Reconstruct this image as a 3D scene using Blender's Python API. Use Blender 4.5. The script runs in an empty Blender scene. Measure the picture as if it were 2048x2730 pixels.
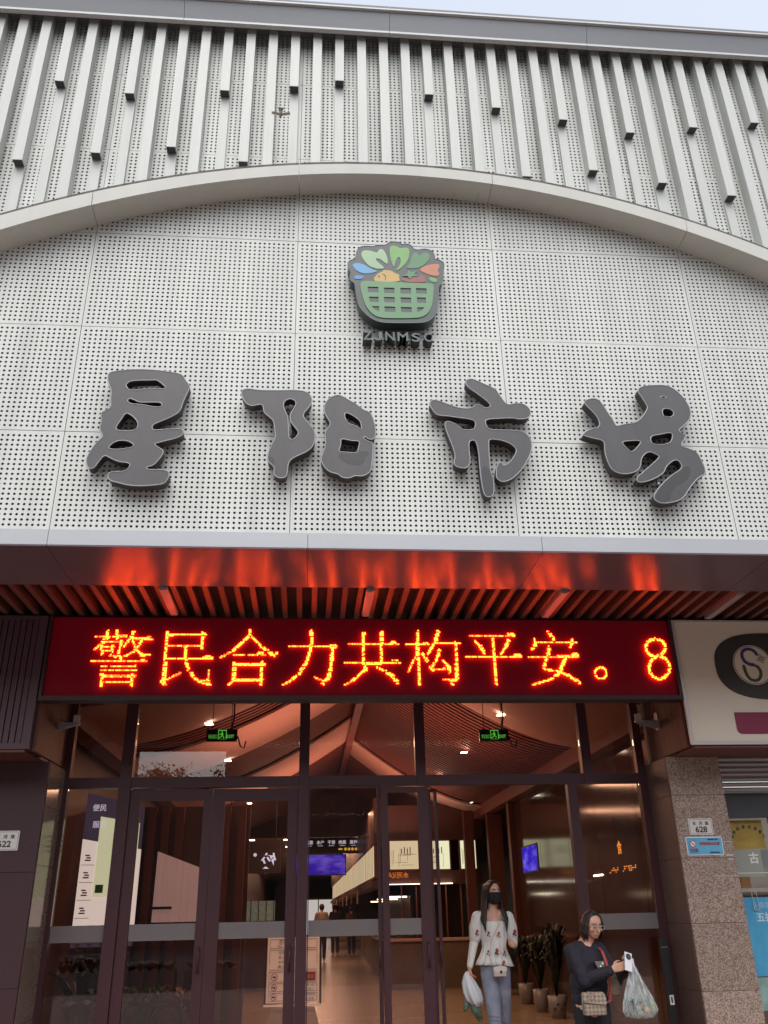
import bpy, bmesh, math, random
import numpy as np
from mathutils import Vector, Matrix
random.seed(7)
R = math.radians
scene = bpy.context.scene
COL = scene.collection

# ---------------------------------------------------------------- camera
cam_data = bpy.data.cameras.new('camera')
cam = bpy.data.objects.new('camera', cam_data)
COL.objects.link(cam)
scene.camera = cam
yaw, pitch, roll = R(5.3), R(25.05), R(-1.28)
fwd = Vector((math.sin(yaw)*math.cos(pitch), math.cos(yaw)*math.cos(pitch), math.sin(pitch)))
right = Vector((math.cos(yaw), -math.sin(yaw), 0))
up = right.cross(fwd)
r2 = right*math.cos(roll) + up*math.sin(roll)
u2 = -right*math.sin(roll) + up*math.cos(roll)
cam.matrix_world = Matrix(((r2.x, u2.x, -fwd.x, 0), (r2.y, u2.y, -fwd.y, 0), (r2.z, u2.z, -fwd.z, 1.42), (0, 0, 0, 1)))
cam_data.sensor_fit = 'VERTICAL'
cam_data.sensor_height = 36
cam_data.lens = 2280.0/2730.0*36
cam_data.clip_start = 0.05
cam_data.clip_end = 2000

# ---------------------------------------------------------------- light
SUN_EL, SUN_AZ = R(58), R(186)          # azimuth of the sun seen from the place, clockwise from +Y
world = bpy.data.worlds.new('World')
scene.world = world
world.use_nodes = True
wn = world.node_tree
for n in list(wn.nodes): wn.nodes.remove(n)
sky = wn.nodes.new('ShaderNodeTexSky'); sky.sky_type = 'NISHITA'; sky.sun_disc = False
sky.sun_elevation = SUN_EL; sky.sun_rotation = SUN_AZ; sky.air_density = 1.3; sky.dust_density = 2.2
hs = wn.nodes.new('ShaderNodeHueSaturation'); hs.inputs['Saturation'].default_value = 0.36
bg = wn.nodes.new('ShaderNodeBackground'); bg.inputs['Strength'].default_value = 0.15
wo = wn.nodes.new('ShaderNodeOutputWorld')
wn.links.new(sky.outputs[0], hs.inputs['Color']); wn.links.new(hs.outputs[0], bg.inputs['Color']); wn.links.new(bg.outputs[0], wo.inputs['Surface'])
sun_data = bpy.data.lights.new('sun', 'SUN'); sun_data.energy = 0.55; sun_data.angle = R(60); sun_data.color = (1, .965, .91)
sun = bpy.data.objects.new('sun', sun_data); COL.objects.link(sun)
sd = Vector((math.sin(SUN_AZ)*math.cos(SUN_EL), math.cos(SUN_AZ)*math.cos(SUN_EL), math.sin(SUN_EL)))
sun.rotation_euler = sd.to_track_quat('Z', 'Y').to_euler()
sun.location = (0, -6, 20)
scene.view_settings.view_transform = 'Standard'
scene.view_settings.look = 'None'
scene.view_settings.exposure = 1.14
scene.view_settings.gamma = 1
scene.view_settings.use_curve_mapping = False
scene.render.engine = 'CYCLES'
cy = scene.cycles
cy.use_denoising = True
cy.max_bounces = 8; cy.diffuse_bounces = 3; cy.glossy_bounces = 4; cy.transparent_max_bounces = 16; cy.transmission_bounces = 6
cy.sample_clamp_indirect = 4.0
cy.caustics_reflective = False; cy.caustics_refractive = False

# ---------------------------------------------------------------- materials
def mat(name, col, rough=.6, metal=0.0, noise=None, bump=None, spec=.5, emit=None, col2=None, stretch=(1, 1, 1), coat=0, world_pos=False, dist=.01):
    m = bpy.data.materials.new(name); m.use_nodes = True
    nt = m.node_tree; b = nt.nodes['Principled BSDF']
    b.inputs['Base Color'].default_value = (*col, 1); b.inputs['Roughness'].default_value = rough
    b.inputs['Metallic'].default_value = metal; b.inputs['Specular IOR Level'].default_value = spec
    if coat: b.inputs['Coat Weight'].default_value = coat
    if emit:
        b.inputs['Emission Color'].default_value = (*emit[0], 1); b.inputs['Emission Strength'].default_value = emit[1]
    if noise or bump:
        tc = nt.nodes.new('ShaderNodeTexCoord'); mp = nt.nodes.new('ShaderNodeMapping'); mp.inputs['Scale'].default_value = stretch
        nt.links.new(nt.nodes.new('ShaderNodeNewGeometry').outputs['Position'] if world_pos else tc.outputs['Object'], mp.inputs['Vector'])
    if noise:
        nz = nt.nodes.new('ShaderNodeTexNoise'); nz.inputs['Scale'].default_value = noise[0]; nz.inputs['Detail'].default_value = 6; nz.inputs['Roughness'].default_value = .65
        nt.links.new(mp.outputs[0], nz.inputs['Vector'])
        rp = nt.nodes.new('ShaderNodeValToRGB'); rp.color_ramp.elements[0].position = .3; rp.color_ramp.elements[1].position = .7
        a = noise[1]
        c2 = col2 if col2 else tuple(min(1, c*(1+a)) for c in col)
        c1 = col if col2 else tuple(c*(1-a) for c in col)
        rp.color_ramp.elements[0].color = (*c1, 1); rp.color_ramp.elements[1].color = (*c2, 1)
        nt.links.new(nz.outputs['Fac'], rp.inputs[0]); nt.links.new(rp.outputs[0], b.inputs['Base Color'])
    if bump:
        nb = nt.nodes.new('ShaderNodeTexNoise'); nb.inputs['Scale'].default_value = bump[0]; nb.inputs['Detail'].default_value = 4
        nt.links.new(mp.outputs[0], nb.inputs['Vector'])
        bp = nt.nodes.new('ShaderNodeBump'); bp.inputs['Strength'].default_value = bump[1]; bp.inputs['Distance'].default_value = dist
        nt.links.new(nb.outputs['Fac'], bp.inputs['Height']); nt.links.new(bp.outputs[0], b.inputs['Normal'])
    return m

def emis(name, col, s):
    m = bpy.data.materials.new(name); m.use_nodes = True; nt = m.node_tree
    for n in list(nt.nodes): nt.nodes.remove(n)
    e = nt.nodes.new('ShaderNodeEmission'); e.inputs[0].default_value = (*col, 1); e.inputs[1].default_value = s
    o = nt.nodes.new('ShaderNodeOutputMaterial'); nt.links.new(e.outputs[0], o.inputs[0])
    return m

def glass_mat(name, tint=(.9, .9, .9), ior=1.45, haze=0.0, hazecol=(.5, .5, .5)):
    m = bpy.data.materials.new(name); m.use_nodes = True; nt = m.node_tree
    for n in list(nt.nodes): nt.nodes.remove(n)
    t = nt.nodes.new('ShaderNodeBsdfTransparent'); t.inputs[0].default_value = (*tint, 1)
    g = nt.nodes.new('ShaderNodeBsdfGlossy'); g.inputs['Roughness'].default_value = 0.0; g.inputs[0].default_value = (1, 1, 1, 1)
    f = nt.nodes.new('ShaderNodeFresnel'); f.inputs[0].default_value = ior
    mx = nt.nodes.new('ShaderNodeMixShader'); o = nt.nodes.new('ShaderNodeOutputMaterial')
    nt.links.new(f.outputs[0], mx.inputs[0]); nt.links.new(t.outputs[0], mx.inputs[1]); nt.links.new(g.outputs[0], mx.inputs[2])
    last = mx
    if haze:
        d = nt.nodes.new('ShaderNodeBsdfDiffuse'); d.inputs[0].default_value = (*hazecol, 1)
        m2 = nt.nodes.new('ShaderNodeMixShader'); m2.inputs[0].default_value = haze
        nt.links.new(mx.outputs[0], m2.inputs[1]); nt.links.new(d.outputs[0], m2.inputs[2]); last = m2
    nt.links.new(last.outputs[0], o.inputs[0])
    return m

M = {}
M['panel'] = mat('white perforated aluminium', (.535, .548, .512), .5, 0, noise=(1.5, .11), stretch=(3.2, 1, .16), world_pos=True)
M['fin'] = mat('white powder coat fin', (.455, .463, .436), .45, 0, noise=(2.0, .06), stretch=(6, 1, .3), world_pos=True)
M['backing'] = mat('dark cavity wall', (.05, .05, .05), .9)
M['fin_under'] = mat('dark open fin end', (.055, .055, .058), .8)
M['cornice'] = mat('grey cornice sheet', (.235, .24, .25), .4, .2, noise=(1.5, .06), stretch=(.3, 1, 1))
M['cornice_light'] = mat('pale cornice trim', (.46, .47, .47), .45)
M['cornice_dark'] = mat('dark roof edge', (.13, .135, .14), .6)
M['arch'] = mat('cream white arch sheet', (.51, .51, .465), .5, 0, noise=(3.0, .05), stretch=(1, 1, .2))
M['arch_lip'] = mat('brown weathered flashing', (.12, .10, .09), .8, 0, noise=(9, .4))
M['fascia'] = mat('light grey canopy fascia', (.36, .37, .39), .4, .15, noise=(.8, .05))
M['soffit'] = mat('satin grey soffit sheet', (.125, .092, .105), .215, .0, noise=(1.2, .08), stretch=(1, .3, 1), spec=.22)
M['dark'] = mat('near black void', (.012, .010, .010), .9)
M['soffit_dark'] = mat('dark brown soffit void', (.050, .020, .017), .8)
M['slat'] = mat('brown timber slat', (.115, .045, .032), .5, 0, noise=(6, .18), stretch=(4, .3, 4))
M['wood'] = mat('red brown wood panel', (.105, .030, .020), .5, 0, noise=(5, .22), stretch=(4, 4, .25))
M['frame'] = mat('dark aluminium with red glow', (.048, .012, .017), .45, .0, noise=(3, .1))  # maroon base carries the red veil of the LED board
M['granite_dark'] = mat('dark polished stone', (.036, .010, .014), .5, 0, noise=(30, .25))
M['char'] = mat('grey acrylic letter face', (.052, .048, .049), .40, 0, noise=(1.6, .2), stretch=(1.6, 1, .5))
M['char_side'] = mat('brown letter return', (.045, .036, .034), .6)
M['rim'] = mat('silver letter rim', (.25, .255, .265), .4, .3)
M['stain'] = mat('dark weathered patch', (.030, .028, .030), .45)
M['ledbox'] = mat('black led cabinet', (.03, .012, .012), .5)
M['glass'] = glass_mat('red glow tinted glass', (.90, .80, .775), 1.5)  # reddish tint imitates the red veil of the LED board
M['frost'] = mat('frosted film', (.15, .128, .124), .6)
M['white'] = mat('white paint', (.74, .74, .72), .5)
M['ink'] = mat('black ink', (.02, .02, .02), .6)
M['red'] = mat('red print', (.48, .025, .03), .5)
M['steel'] = mat('pale steel', (.45, .45, .45), .35, .7)
M['black'] = mat('black plastic', (.015, .015, .016), .45)
M['concrete'] = mat('warm paving', (.27, .205, .18), .8, 0, noise=(4, .15))
M['asphalt'] = mat('asphalt', (.05, .05, .052), .9, 0, noise=(30, .3))
M['floor'] = mat('warm tan hall floor', (.33, .235, .155), .22, 0, noise=(.8, .2), stretch=(.3, 1.2, 1))
M['ceil'] = mat('pale ceiling strip', (.50, .31, .26), .7)  # hall ceiling and dark walls reddened to carry the LED board's glow
M['ceil_slat'] = mat('brown ceiling slat', (.18, .055, .045), .55)
M['hall_dark'] = mat('dark hall wall', (.085, .040, .034), .4, 0, noise=(2, .2))
M['polish'] = mat('polished brown wall', (.045, .020, .016), .10, 0, noise=(1.2, .2), stretch=(1, 1, .3), spec=.6)
M['skin'] = mat('skin', (.56, .30, .205), .5, 0, noise=(25, .07))
M['hair'] = mat('dark hair', (.013, .007, .007), .55, 0, noise=(60, .5), stretch=(1, 1, .1))

def granite(name, a, b_, c_):
    m = mat(name, a, .45); nt = m.node_tree; b = nt.nodes['Principled BSDF']
    tc = nt.nodes.new('ShaderNodeTexCoord')
    v = nt.nodes.new('ShaderNodeTexVoronoi'); v.inputs['Scale'].default_value = 120
    n = nt.nodes.new('ShaderNodeTexNoise'); n.inputs['Scale'].default_value = 7; n.inputs['Detail'].default_value = 8; n.inputs['Roughness'].default_value = .8
    r1 = nt.nodes.new('ShaderNodeValToRGB'); e = r1.color_ramp.elements
    e[0].position = .18; e[0].color = (*c_, 1); e[1].position = .8; e[1].color = (*b_, 1)
    x = r1.color_ramp.elements.new(.45); x.color = (*a, 1)
    sp = nt.nodes.new('ShaderNodeSeparateColor')
    nt.links.new(tc.outputs['Object'], v.inputs['Vector']); nt.links.new(tc.outputs['Object'], n.inputs['Vector'])
    nt.links.new(v.outputs['Color'], sp.inputs[0]); nt.links.new(sp.outputs[0], r1.inputs[0])
    mx = nt.nodes.new('ShaderNodeMix'); mx.data_type = 'RGBA'; mx.blend_type = 'MULTIPLY'; mx.inputs['Factor'].default_value = .5
    r2_ = nt.nodes.new('ShaderNodeValToRGB'); r2_.color_ramp.elements[0].color = (.55, .52, .5, 1); r2_.color_ramp.elements[1].color = (1.25, 1.2, 1.15, 1)
    nt.links.new(n.outputs['Fac'], r2_.inputs[0])
    nt.links.new(r1.outputs[0], mx.inputs['A']); nt.links.new(r2_.outputs[0], mx.inputs['B'])
    oi = nt.nodes.new('ShaderNodeObjectInfo'); mr = nt.nodes.new('ShaderNodeMapRange'); mr.inputs[3].default_value = .86; mr.inputs[4].default_value = 1.12
    nt.links.new(oi.outputs['Random'], mr.inputs[0]); hv = nt.nodes.new('ShaderNodeHueSaturation'); nt.links.new(mr.outputs[0], hv.inputs['Value'])
    nt.links.new(mx.outputs['Result'], hv.inputs['Color']); nt.links.new(hv.outputs[0], b.inputs['Base Color'])
    return m
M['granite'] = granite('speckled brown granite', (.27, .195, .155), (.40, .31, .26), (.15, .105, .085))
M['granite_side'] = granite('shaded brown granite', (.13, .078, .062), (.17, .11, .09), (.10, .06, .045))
M['granite_pol'] = granite('polished brown granite', (.22, .155, .12), (.27, .20, .16), (.17, .12, .09))
M['granite_pol'].node_tree.nodes['Principled BSDF'].inputs['Roughness'].default_value = .12

# ---------------------------------------------------------------- mesh helpers
class MB:
    """collects faces and links them as one mesh object"""
    def __init__(s): s.v = []; s.f = []; s.mi = []; s.cur = 0
    def add(s, vs, fs):
        o = len(s.v); s.v += [tuple(p) for p in vs]; s.f += [tuple(i+o for i in f) for f in fs]; s.mi += [s.cur]*len(fs)
        return s
    def box(s, x0, x1, y0, y1, z0, z1):
        vs = [(x0, y0, z0), (x1, y0, z0), (x1, y1, z0), (x0, y1, z0), (x0, y0, z1), (x1, y0, z1), (x1, y1, z1), (x0, y1, z1)]
        return s.add(vs, [(3, 2, 1, 0), (4, 5, 6, 7), (0, 1, 5, 4), (1, 2, 6, 5), (2, 3, 7, 6), (3, 0, 4, 7)])
    def quad(s, *p): return s.add(p, [tuple(range(len(p)))])
    def tube(s, pts, r, n=8, cap=True):
        pts = [Vector(p) for p in pts]; rs = r if isinstance(r, (list, tuple)) else [r]*len(pts)
        vs = []; fs = []
        for i, p in enumerate(pts):
            d = (pts[min(i+1, len(pts)-1)]-pts[max(i-1, 0)]).normalized()
            a = d.orthogonal().normalized() if i == 0 else (pa - d*pa.dot(d)).normalized()
            pa = a; b = d.cross(a)
            for k in range(n):
                t = 2*math.pi*k/n; vs.append(p+(a*math.cos(t)+b*math.sin(t))*rs[i])
        for i in range(len(pts)-1):
            for k in range(n): fs.append((i*n+k, i*n+(k+1) % n, (i+1)*n+(k+1) % n, (i+1)*n+k))
        if cap: fs += [tuple(range(n))[::-1], tuple(range((len(pts)-1)*n, len(pts)*n))]
        return s.add(vs, fs)
    def ell(s, c, r, rot=None, nu=14, nv=9):
        vs = []; fs = []; c = Vector(c)
        for j in range(nv+1):
            ph = math.pi*j/nv
            for i in range(nu):
                th = 2*math.pi*i/nu
                p = Vector((r[0]*math.sin(ph)*math.cos(th), r[1]*math.sin(ph)*math.sin(th), r[2]*math.cos(ph)))
                if rot is not None: p = rot @ p
                vs.append(c+p)
        for j in range(nv):
            for i in range(nu): fs.append((j*nu+i, (j+1)*nu+i, (j+1)*nu+(i+1) % nu, j*nu+(i+1) % nu))
        return s.add(vs, fs)
    def limb(s, pts, rs, n=10):
        s.tube(pts, rs, n)
        for p, r in zip(pts, rs): s.ell(p, (r, r, r), None, n, 6)
        return s
    def loft(s, rings, cap=True):
        n = len(rings[0]); vs = [p for r in rings for p in r]; fs = []
        for i in range(len(rings)-1):
            for k in range(n): fs.append((i*n+k, i*n+(k+1) % n, (i+1)*n+(k+1) % n, (i+1)*n+k))
        if cap: fs += [tuple(range(n))[::-1], tuple(range((len(rings)-1)*n, len(rings)*n))]
        return s.add(vs, fs)
    def mesh(s, name, mats, smooth=False):
        me = bpy.data.meshes.new(name); me.from_pydata(s.v, [], s.f)
        for m in (mats if isinstance(mats, (list, tuple)) else [mats]): me.materials.append(m)
        if len(me.materials) > 1: me.polygons.foreach_set('material_index', s.mi)
        if smooth: me.polygons.foreach_set('use_smooth', [True]*len(me.polygons))
        me.update(); return me
    def build(s, name, mats, parent=None, smooth=False):
        return link(name, s.mesh(name, mats, smooth), parent)

def link(name, me, parent=None):
    o = bpy.data.objects.new(name, me); COL.objects.link(o)
    if parent is not None:
        o.parent = parent
        o.matrix_parent_inverse = Matrix.Translation(-Vector(parent_base(parent)))
    return o
def parent_base(p): return WORLD.get(p.name, (0, 0, 0))
WORLD = {}
def tag(o, label, cat, group=None):
    o['label'] = label; o['category'] = cat
    if group: o['group'] = group
    return o
def thing(name, label, cat, loc=(0, 0, 0), group=None):
    o = bpy.data.objects.new(name, None); COL.objects.link(o); o.location = loc; o.empty_display_size = .2
    WORLD[o.name] = Vector(loc)
    return tag(o, label, cat, group)
def struct(o): o['kind'] = 'structure'; return o
def stuff(o): o['kind'] = 'stuff'; return o

def rounded(pts, it=2):
    """Chaikin corner cutting of a closed outline"""
    for _ in range(it):
        q = []
        for i in range(len(pts)):
            a, b = pts[i], pts[(i+1) % len(pts)]
            q += [(a[0]*.75+b[0]*.25, a[1]*.75+b[1]*.25), (a[0]*.25+b[0]*.75, a[1]*.25+b[1]*.75)]
        pts = q
    return pts
def rrect(x0, z0, x1, z1, r):
    return [(cx+r*math.cos(a0+k*math.pi/8), cz+r*math.sin(a0+k*math.pi/8)) for cx, cz, a0 in ((x1-r, z1-r, 0), (x0+r, z1-r, math.pi/2), (x0+r, z0+r, math.pi), (x1-r, z0+r, 1.5*math.pi)) for k in range(5)]
def curve_mesh(loops, name, depth=0.0, bevel=0.0, fill=True):
    """closed 2D outlines (holes included) in x,z -> flat or extruded mesh, front face at y = -depth"""
    cu = bpy.data.curves.new(name, 'CURVE'); cu.dimensions = '2D' if fill else '3D'
    if fill: cu.fill_mode = 'BOTH'; cu.extrude = depth/2
    else: cu.bevel_depth = bevel; cu.bevel_resolution = 1
    for lp in loops:
        sp = cu.splines.new('POLY'); sp.points.add(len(lp)-1); sp.use_cyclic_u = True
        for p, q in zip(sp.points, lp): p.co = (q[0], q[1], 0, 1)
    return conv(cu, name, -depth/2 if fill else 0)
def conv(cu, name, dy=0):
    o = bpy.data.objects.new(name, cu); COL.objects.link(o)
    dg = bpy.context.evaluated_depsgraph_get(); dg.update()
    me = bpy.data.meshes.new_from_object(o.evaluated_get(dg)); bpy.data.objects.remove(o); bpy.data.curves.remove(cu)
    me.name = name
    me.transform(Matrix(((1, 0, 0, 0), (0, 0, -1, dy), (0, 1, 0, 0), (0, 0, 0, 1))))
    return me
def flat_shape(name, pts, y, m, parent=None, it=0, depth=.004):
    me = curve_mesh([rounded(pts, it)] if not isinstance(pts[0][0], (list, tuple)) else [rounded(p, it) for p in pts], name, depth)
    me.transform(Matrix.Translation((0, y, 0))); me.materials.clear(); me.materials.append(m)
    return link(name, me, parent)
def text_me(s, size, width=None, depth=.002, bold=0.0, mirror=False, align='CENTER', height=None):
    cu = bpy.data.curves.new('lettering', 'FONT'); cu.body = s; cu.size = size; cu.extrude = depth/2; cu.align_x = align; cu.align_y = 'CENTER'; cu.offset = bold
    me = conv(cu, 'lettering')
    co = np.empty(len(me.vertices)*3); me.vertices.foreach_get('co', co); co = co.reshape(-1, 3)
    if len(co):
        if align == 'CENTER': co[:, 0] -= (co[:, 0].min()+co[:, 0].max())/2
        co[:, 2] -= (co[:, 2].min()+co[:, 2].max())/2
        w = co[:, 0].max()-co[:, 0].min(); h = co[:, 2].max()-co[:, 2].min()
        if width: co[:, 0] *= width/max(w, 1e-6)
        if height: co[:, 2] *= height/max(h, 1e-6)
        if mirror: co[:, 0] *= -1; me.flip_normals()
        me.vertices.foreach_set('co', co.ravel()); me.update()
    return me
def text(s, x, y, z, size, m, parent=None, name='lettering', rotz=0, **k):
    me = text_me(s, size, **k); me.transform(Matrix.Translation((x, y, z)) @ Matrix.Rotation(rotz, 4, 'Z')); me.materials.clear(); me.materials.append(m)
    return link(name, me, parent)
def remeshed(mb, name, m, parent=None, voxel=.007, smooth=4):
    me = mb.mesh(name, m, True); o = bpy.data.objects.new(name, me); COL.objects.link(o)
    md = o.modifiers.new('fuse', 'REMESH'); md.mode = 'VOXEL'; md.voxel_size = voxel; md.use_smooth_shade = True
    sm = o.modifiers.new('relax', 'SMOOTH'); sm.factor = .5; sm.iterations = smooth
    dg = bpy.context.evaluated_depsgraph_get(); dg.update()
    me2 = bpy.data.meshes.new_from_object(o.evaluated_get(dg)); bpy.data.objects.remove(o); bpy.data.meshes.remove(me)
    me2.name = name; me2.materials.clear()
    for x in (m if isinstance(m, list) else [m]): me2.materials.append(x)
    me2.polygons.foreach_set('use_smooth', [True]*len(me2.polygons))
    return link(name, me2, parent)

# ---------------------------------------------------------------- outlines (metres on their plane: x, z)
GLYPHS = {"xing":[[[-1.744,5.618],[-1.659,5.641],[-1.533,5.659],[-1.388,5.66],[-1.257,5.646],[-1.151,5.63],[-1.116,5.602],[-1.097,5.563],[-1.061,5.516],[-1.054,5.487],[-1.078,5.419],[-1.101,5.341],[-1.116,5.256],[-1.157,5.217],[-1.217,5.178],[-1.292,5.138],[-1.325,5.119],[-1.335,5.091],[-1.325,5.067],[-1.27,5.069],[-1.162,5.081],[-1.099,5.083],[-1.074,5.062],[-1.076,5.025],[-1.124,4.996],[-1.215,4.966],[-1.29,4.942],[-1.301,4.928],[-1.255,4.896],[-1.219,4.876],[-1.226,4.831],[-1.26,4.777],[-1.294,4.731],[-1.339,4.722],[-1.344,4.699],[-1.298,4.696],[-1.222,4.698],[-1.167,4.687],[-1.154,4.656],[-1.168,4.603],[-1.195,4.568],[-1.285,4.554],[-1.39,4.546],[-1.481,4.553],[-1.543,4.572],[-1.605,4.585],[-1.635,4.61],[-1.64,4.657],[-1.599,4.672],[-1.509,4.674],[-1.475,4.718],[-1.474,4.754],[-1.563,4.76],[-1.636,4.794],[-1.685,4.824],[-1.723,4.765],[-1.753,4.699],[-1.795,4.693],[-1.817,4.728],[-1.825,4.789],[-1.808,4.834],[-1.766,4.933],[-1.712,4.992],[-1.74,5.033],[-1.756,5.079],[-1.745,5.143],[-1.764,5.217],[-1.725,5.241],[-1.682,5.276],[-1.698,5.35],[-1.697,5.436],[-1.725,5.493],[-1.746,5.56]],[[-1.589,5.507],[-1.553,5.541],[-1.474,5.55],[-1.386,5.553],[-1.338,5.56],[-1.295,5.527],[-1.246,5.48],[-1.29,5.465],[-1.386,5.475],[-1.48,5.453],[-1.551,5.445],[-1.581,5.478]],[[-1.564,5.342],[-1.543,5.369],[-1.51,5.357],[-1.46,5.33],[-1.389,5.332],[-1.31,5.338],[-1.27,5.326],[-1.271,5.294],[-1.321,5.287],[-1.386,5.298],[-1.45,5.311],[-1.529,5.312]],[[-1.629,5.082],[-1.591,5.157],[-1.564,5.223],[-1.527,5.215],[-1.475,5.17],[-1.447,5.125],[-1.454,5.069],[-1.502,5.049],[-1.564,5.051],[-1.611,5.055]],[[-1.669,4.882],[-1.643,4.928],[-1.593,4.96],[-1.524,4.961],[-1.467,4.932],[-1.464,4.905],[-1.516,4.886],[-1.606,4.873]]],"yang_left":[[[-0.614,5.483],[-0.558,5.498],[-0.467,5.482],[-0.304,5.487],[-0.157,5.496],[-0.074,5.487],[-0.028,5.444],[-0.015,5.386],[-0.047,5.318],[-0.094,5.259],[-0.077,5.203],[-0.019,5.139],[0.01,5.083],[0.015,5.018],[-0.008,4.935],[-0.063,4.888],[-0.142,4.849],[-0.201,4.803],[-0.209,4.704],[-0.215,4.651],[-0.277,4.641],[-0.322,4.675],[-0.312,4.737],[-0.344,4.772],[-0.373,4.799],[-0.372,4.88],[-0.343,4.953],[-0.313,5.019],[-0.324,5.102],[-0.335,5.186],[-0.385,5.231],[-0.423,5.268],[-0.429,5.334],[-0.454,5.347],[-0.525,5.322],[-0.575,5.349],[-0.602,5.396],[-0.618,5.444]],[[-0.263,5.359],[-0.236,5.398],[-0.187,5.41],[-0.146,5.372],[-0.169,5.314],[-0.201,5.246],[-0.195,5.18],[-0.156,5.125],[-0.123,5.08],[-0.134,5.048],[-0.164,5.004],[-0.206,5.009],[-0.211,5.124],[-0.218,5.227],[-0.249,5.292]]],"yang_right":[[[0.092,5.361],[0.124,5.42],[0.173,5.451],[0.215,5.462],[0.289,5.416],[0.363,5.369],[0.42,5.313],[0.478,5.296],[0.505,5.23],[0.525,5.126],[0.518,5.032],[0.466,5.023],[0.431,5.056],[0.416,5.035],[0.458,5.006],[0.502,4.995],[0.497,4.902],[0.487,4.793],[0.478,4.72],[0.414,4.674],[0.343,4.681],[0.303,4.654],[0.24,4.658],[0.208,4.693],[0.145,4.704],[0.097,4.747],[0.065,4.809],[0.072,4.864],[0.099,4.929],[0.103,5.021],[0.094,5.086],[0.134,5.143],[0.142,5.181],[0.109,5.237],[0.084,5.293]],[[0.256,5.27],[0.281,5.286],[0.338,5.253],[0.395,5.207],[0.406,5.151],[0.402,5.113],[0.354,5.159],[0.297,5.172],[0.272,5.204]],[[0.227,5.021],[0.256,5.025],[0.32,5.008],[0.39,5.01],[0.381,4.954],[0.365,4.89],[0.288,4.897],[0.205,4.898],[0.232,4.969]]],"shi":[[[1.32,5.631],[1.353,5.663],[1.396,5.664],[1.487,5.617],[1.586,5.57],[1.616,5.512],[1.66,5.424],[1.693,5.405],[1.763,5.427],[1.831,5.419],[1.878,5.372],[1.881,5.313],[1.852,5.273],[1.757,5.261],[1.733,5.276],[1.58,5.265],[1.478,5.252],[1.472,5.214],[1.496,5.153],[1.588,5.15],[1.773,5.15],[1.836,5.109],[1.864,5.044],[1.856,4.959],[1.814,4.865],[1.755,4.771],[1.665,4.678],[1.581,4.644],[1.534,4.675],[1.529,4.711],[1.546,4.821],[1.588,4.831],[1.593,4.8],[1.627,4.809],[1.663,4.842],[1.701,4.899],[1.725,4.946],[1.716,4.983],[1.662,5.029],[1.58,5.055],[1.497,5.058],[1.487,5.024],[1.484,4.875],[1.483,4.747],[1.505,4.675],[1.5,4.549],[1.482,4.513],[1.432,4.503],[1.411,4.547],[1.401,4.636],[1.395,4.781],[1.397,4.928],[1.38,5.04],[1.339,5.043],[1.316,5.019],[1.315,4.926],[1.32,4.834],[1.297,4.779],[1.248,4.768],[1.184,4.79],[1.178,4.831],[1.197,4.886],[1.171,4.997],[1.135,5.109],[1.119,5.184],[1.133,5.227],[1.182,5.215],[1.239,5.178],[1.27,5.141],[1.337,5.143],[1.379,5.154],[1.392,5.231],[1.344,5.252],[1.26,5.261],[1.144,5.277],[1.052,5.282],[1.014,5.345],[0.996,5.393],[1.009,5.428],[1.051,5.437],[1.134,5.407],[1.216,5.37],[1.299,5.354],[1.367,5.362],[1.403,5.396],[1.446,5.397],[1.469,5.369],[1.512,5.37],[1.535,5.39],[1.524,5.419],[1.476,5.467],[1.412,5.525],[1.347,5.572]]],"chang":[[[2.37,5.467],[2.444,5.499],[2.504,5.491],[2.54,5.432],[2.573,5.354],[2.62,5.257],[2.628,5.213],[2.704,5.24],[2.811,5.257],[2.86,5.294],[2.902,5.345],[2.948,5.415],[2.937,5.455],[2.905,5.534],[2.88,5.584],[2.897,5.625],[2.966,5.648],[3.066,5.658],[3.138,5.66],[3.205,5.636],[3.273,5.567],[3.32,5.477],[3.338,5.398],[3.316,5.308],[3.243,5.237],[3.187,5.196],[3.211,5.158],[3.245,5.149],[3.234,5.11],[3.176,5.035],[3.238,5.014],[3.318,4.978],[3.339,4.903],[3.36,4.828],[3.356,4.763],[3.31,4.743],[3.25,4.696],[3.186,4.621],[3.119,4.529],[3.046,4.495],[2.943,4.475],[2.887,4.488],[2.859,4.524],[2.875,4.569],[2.957,4.662],[3.055,4.747],[3.132,4.795],[3.164,4.833],[3.14,4.894],[3.089,4.893],[3.008,4.82],[2.995,4.773],[2.897,4.706],[2.79,4.671],[2.741,4.675],[2.738,4.712],[2.795,4.759],[2.883,4.835],[2.979,4.922],[2.96,4.94],[2.885,4.98],[2.81,4.912],[2.795,4.833],[2.756,4.777],[2.667,4.747],[2.584,4.754],[2.531,4.79],[2.507,4.863],[2.494,4.957],[2.507,5.052],[2.476,5.08],[2.41,5.091],[2.336,5.114],[2.32,5.127],[2.387,5.179],[2.484,5.201],[2.488,5.273],[2.451,5.35],[2.39,5.418]],[[3.072,5.53],[3.101,5.545],[3.144,5.536],[3.114,5.515]],[[3.079,5.41],[3.133,5.417],[3.173,5.393],[3.178,5.353],[3.144,5.326],[3.082,5.324],[3.071,5.36]],[[2.926,5.13],[3.001,5.142],[3.137,5.179],[3.111,5.078],[3.054,5.047],[2.967,5.041],[2.918,5.053]],[[2.657,5.056],[2.697,5.072],[2.841,5.084],[2.811,5.031],[2.731,4.953],[2.688,5.009]]]}
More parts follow.
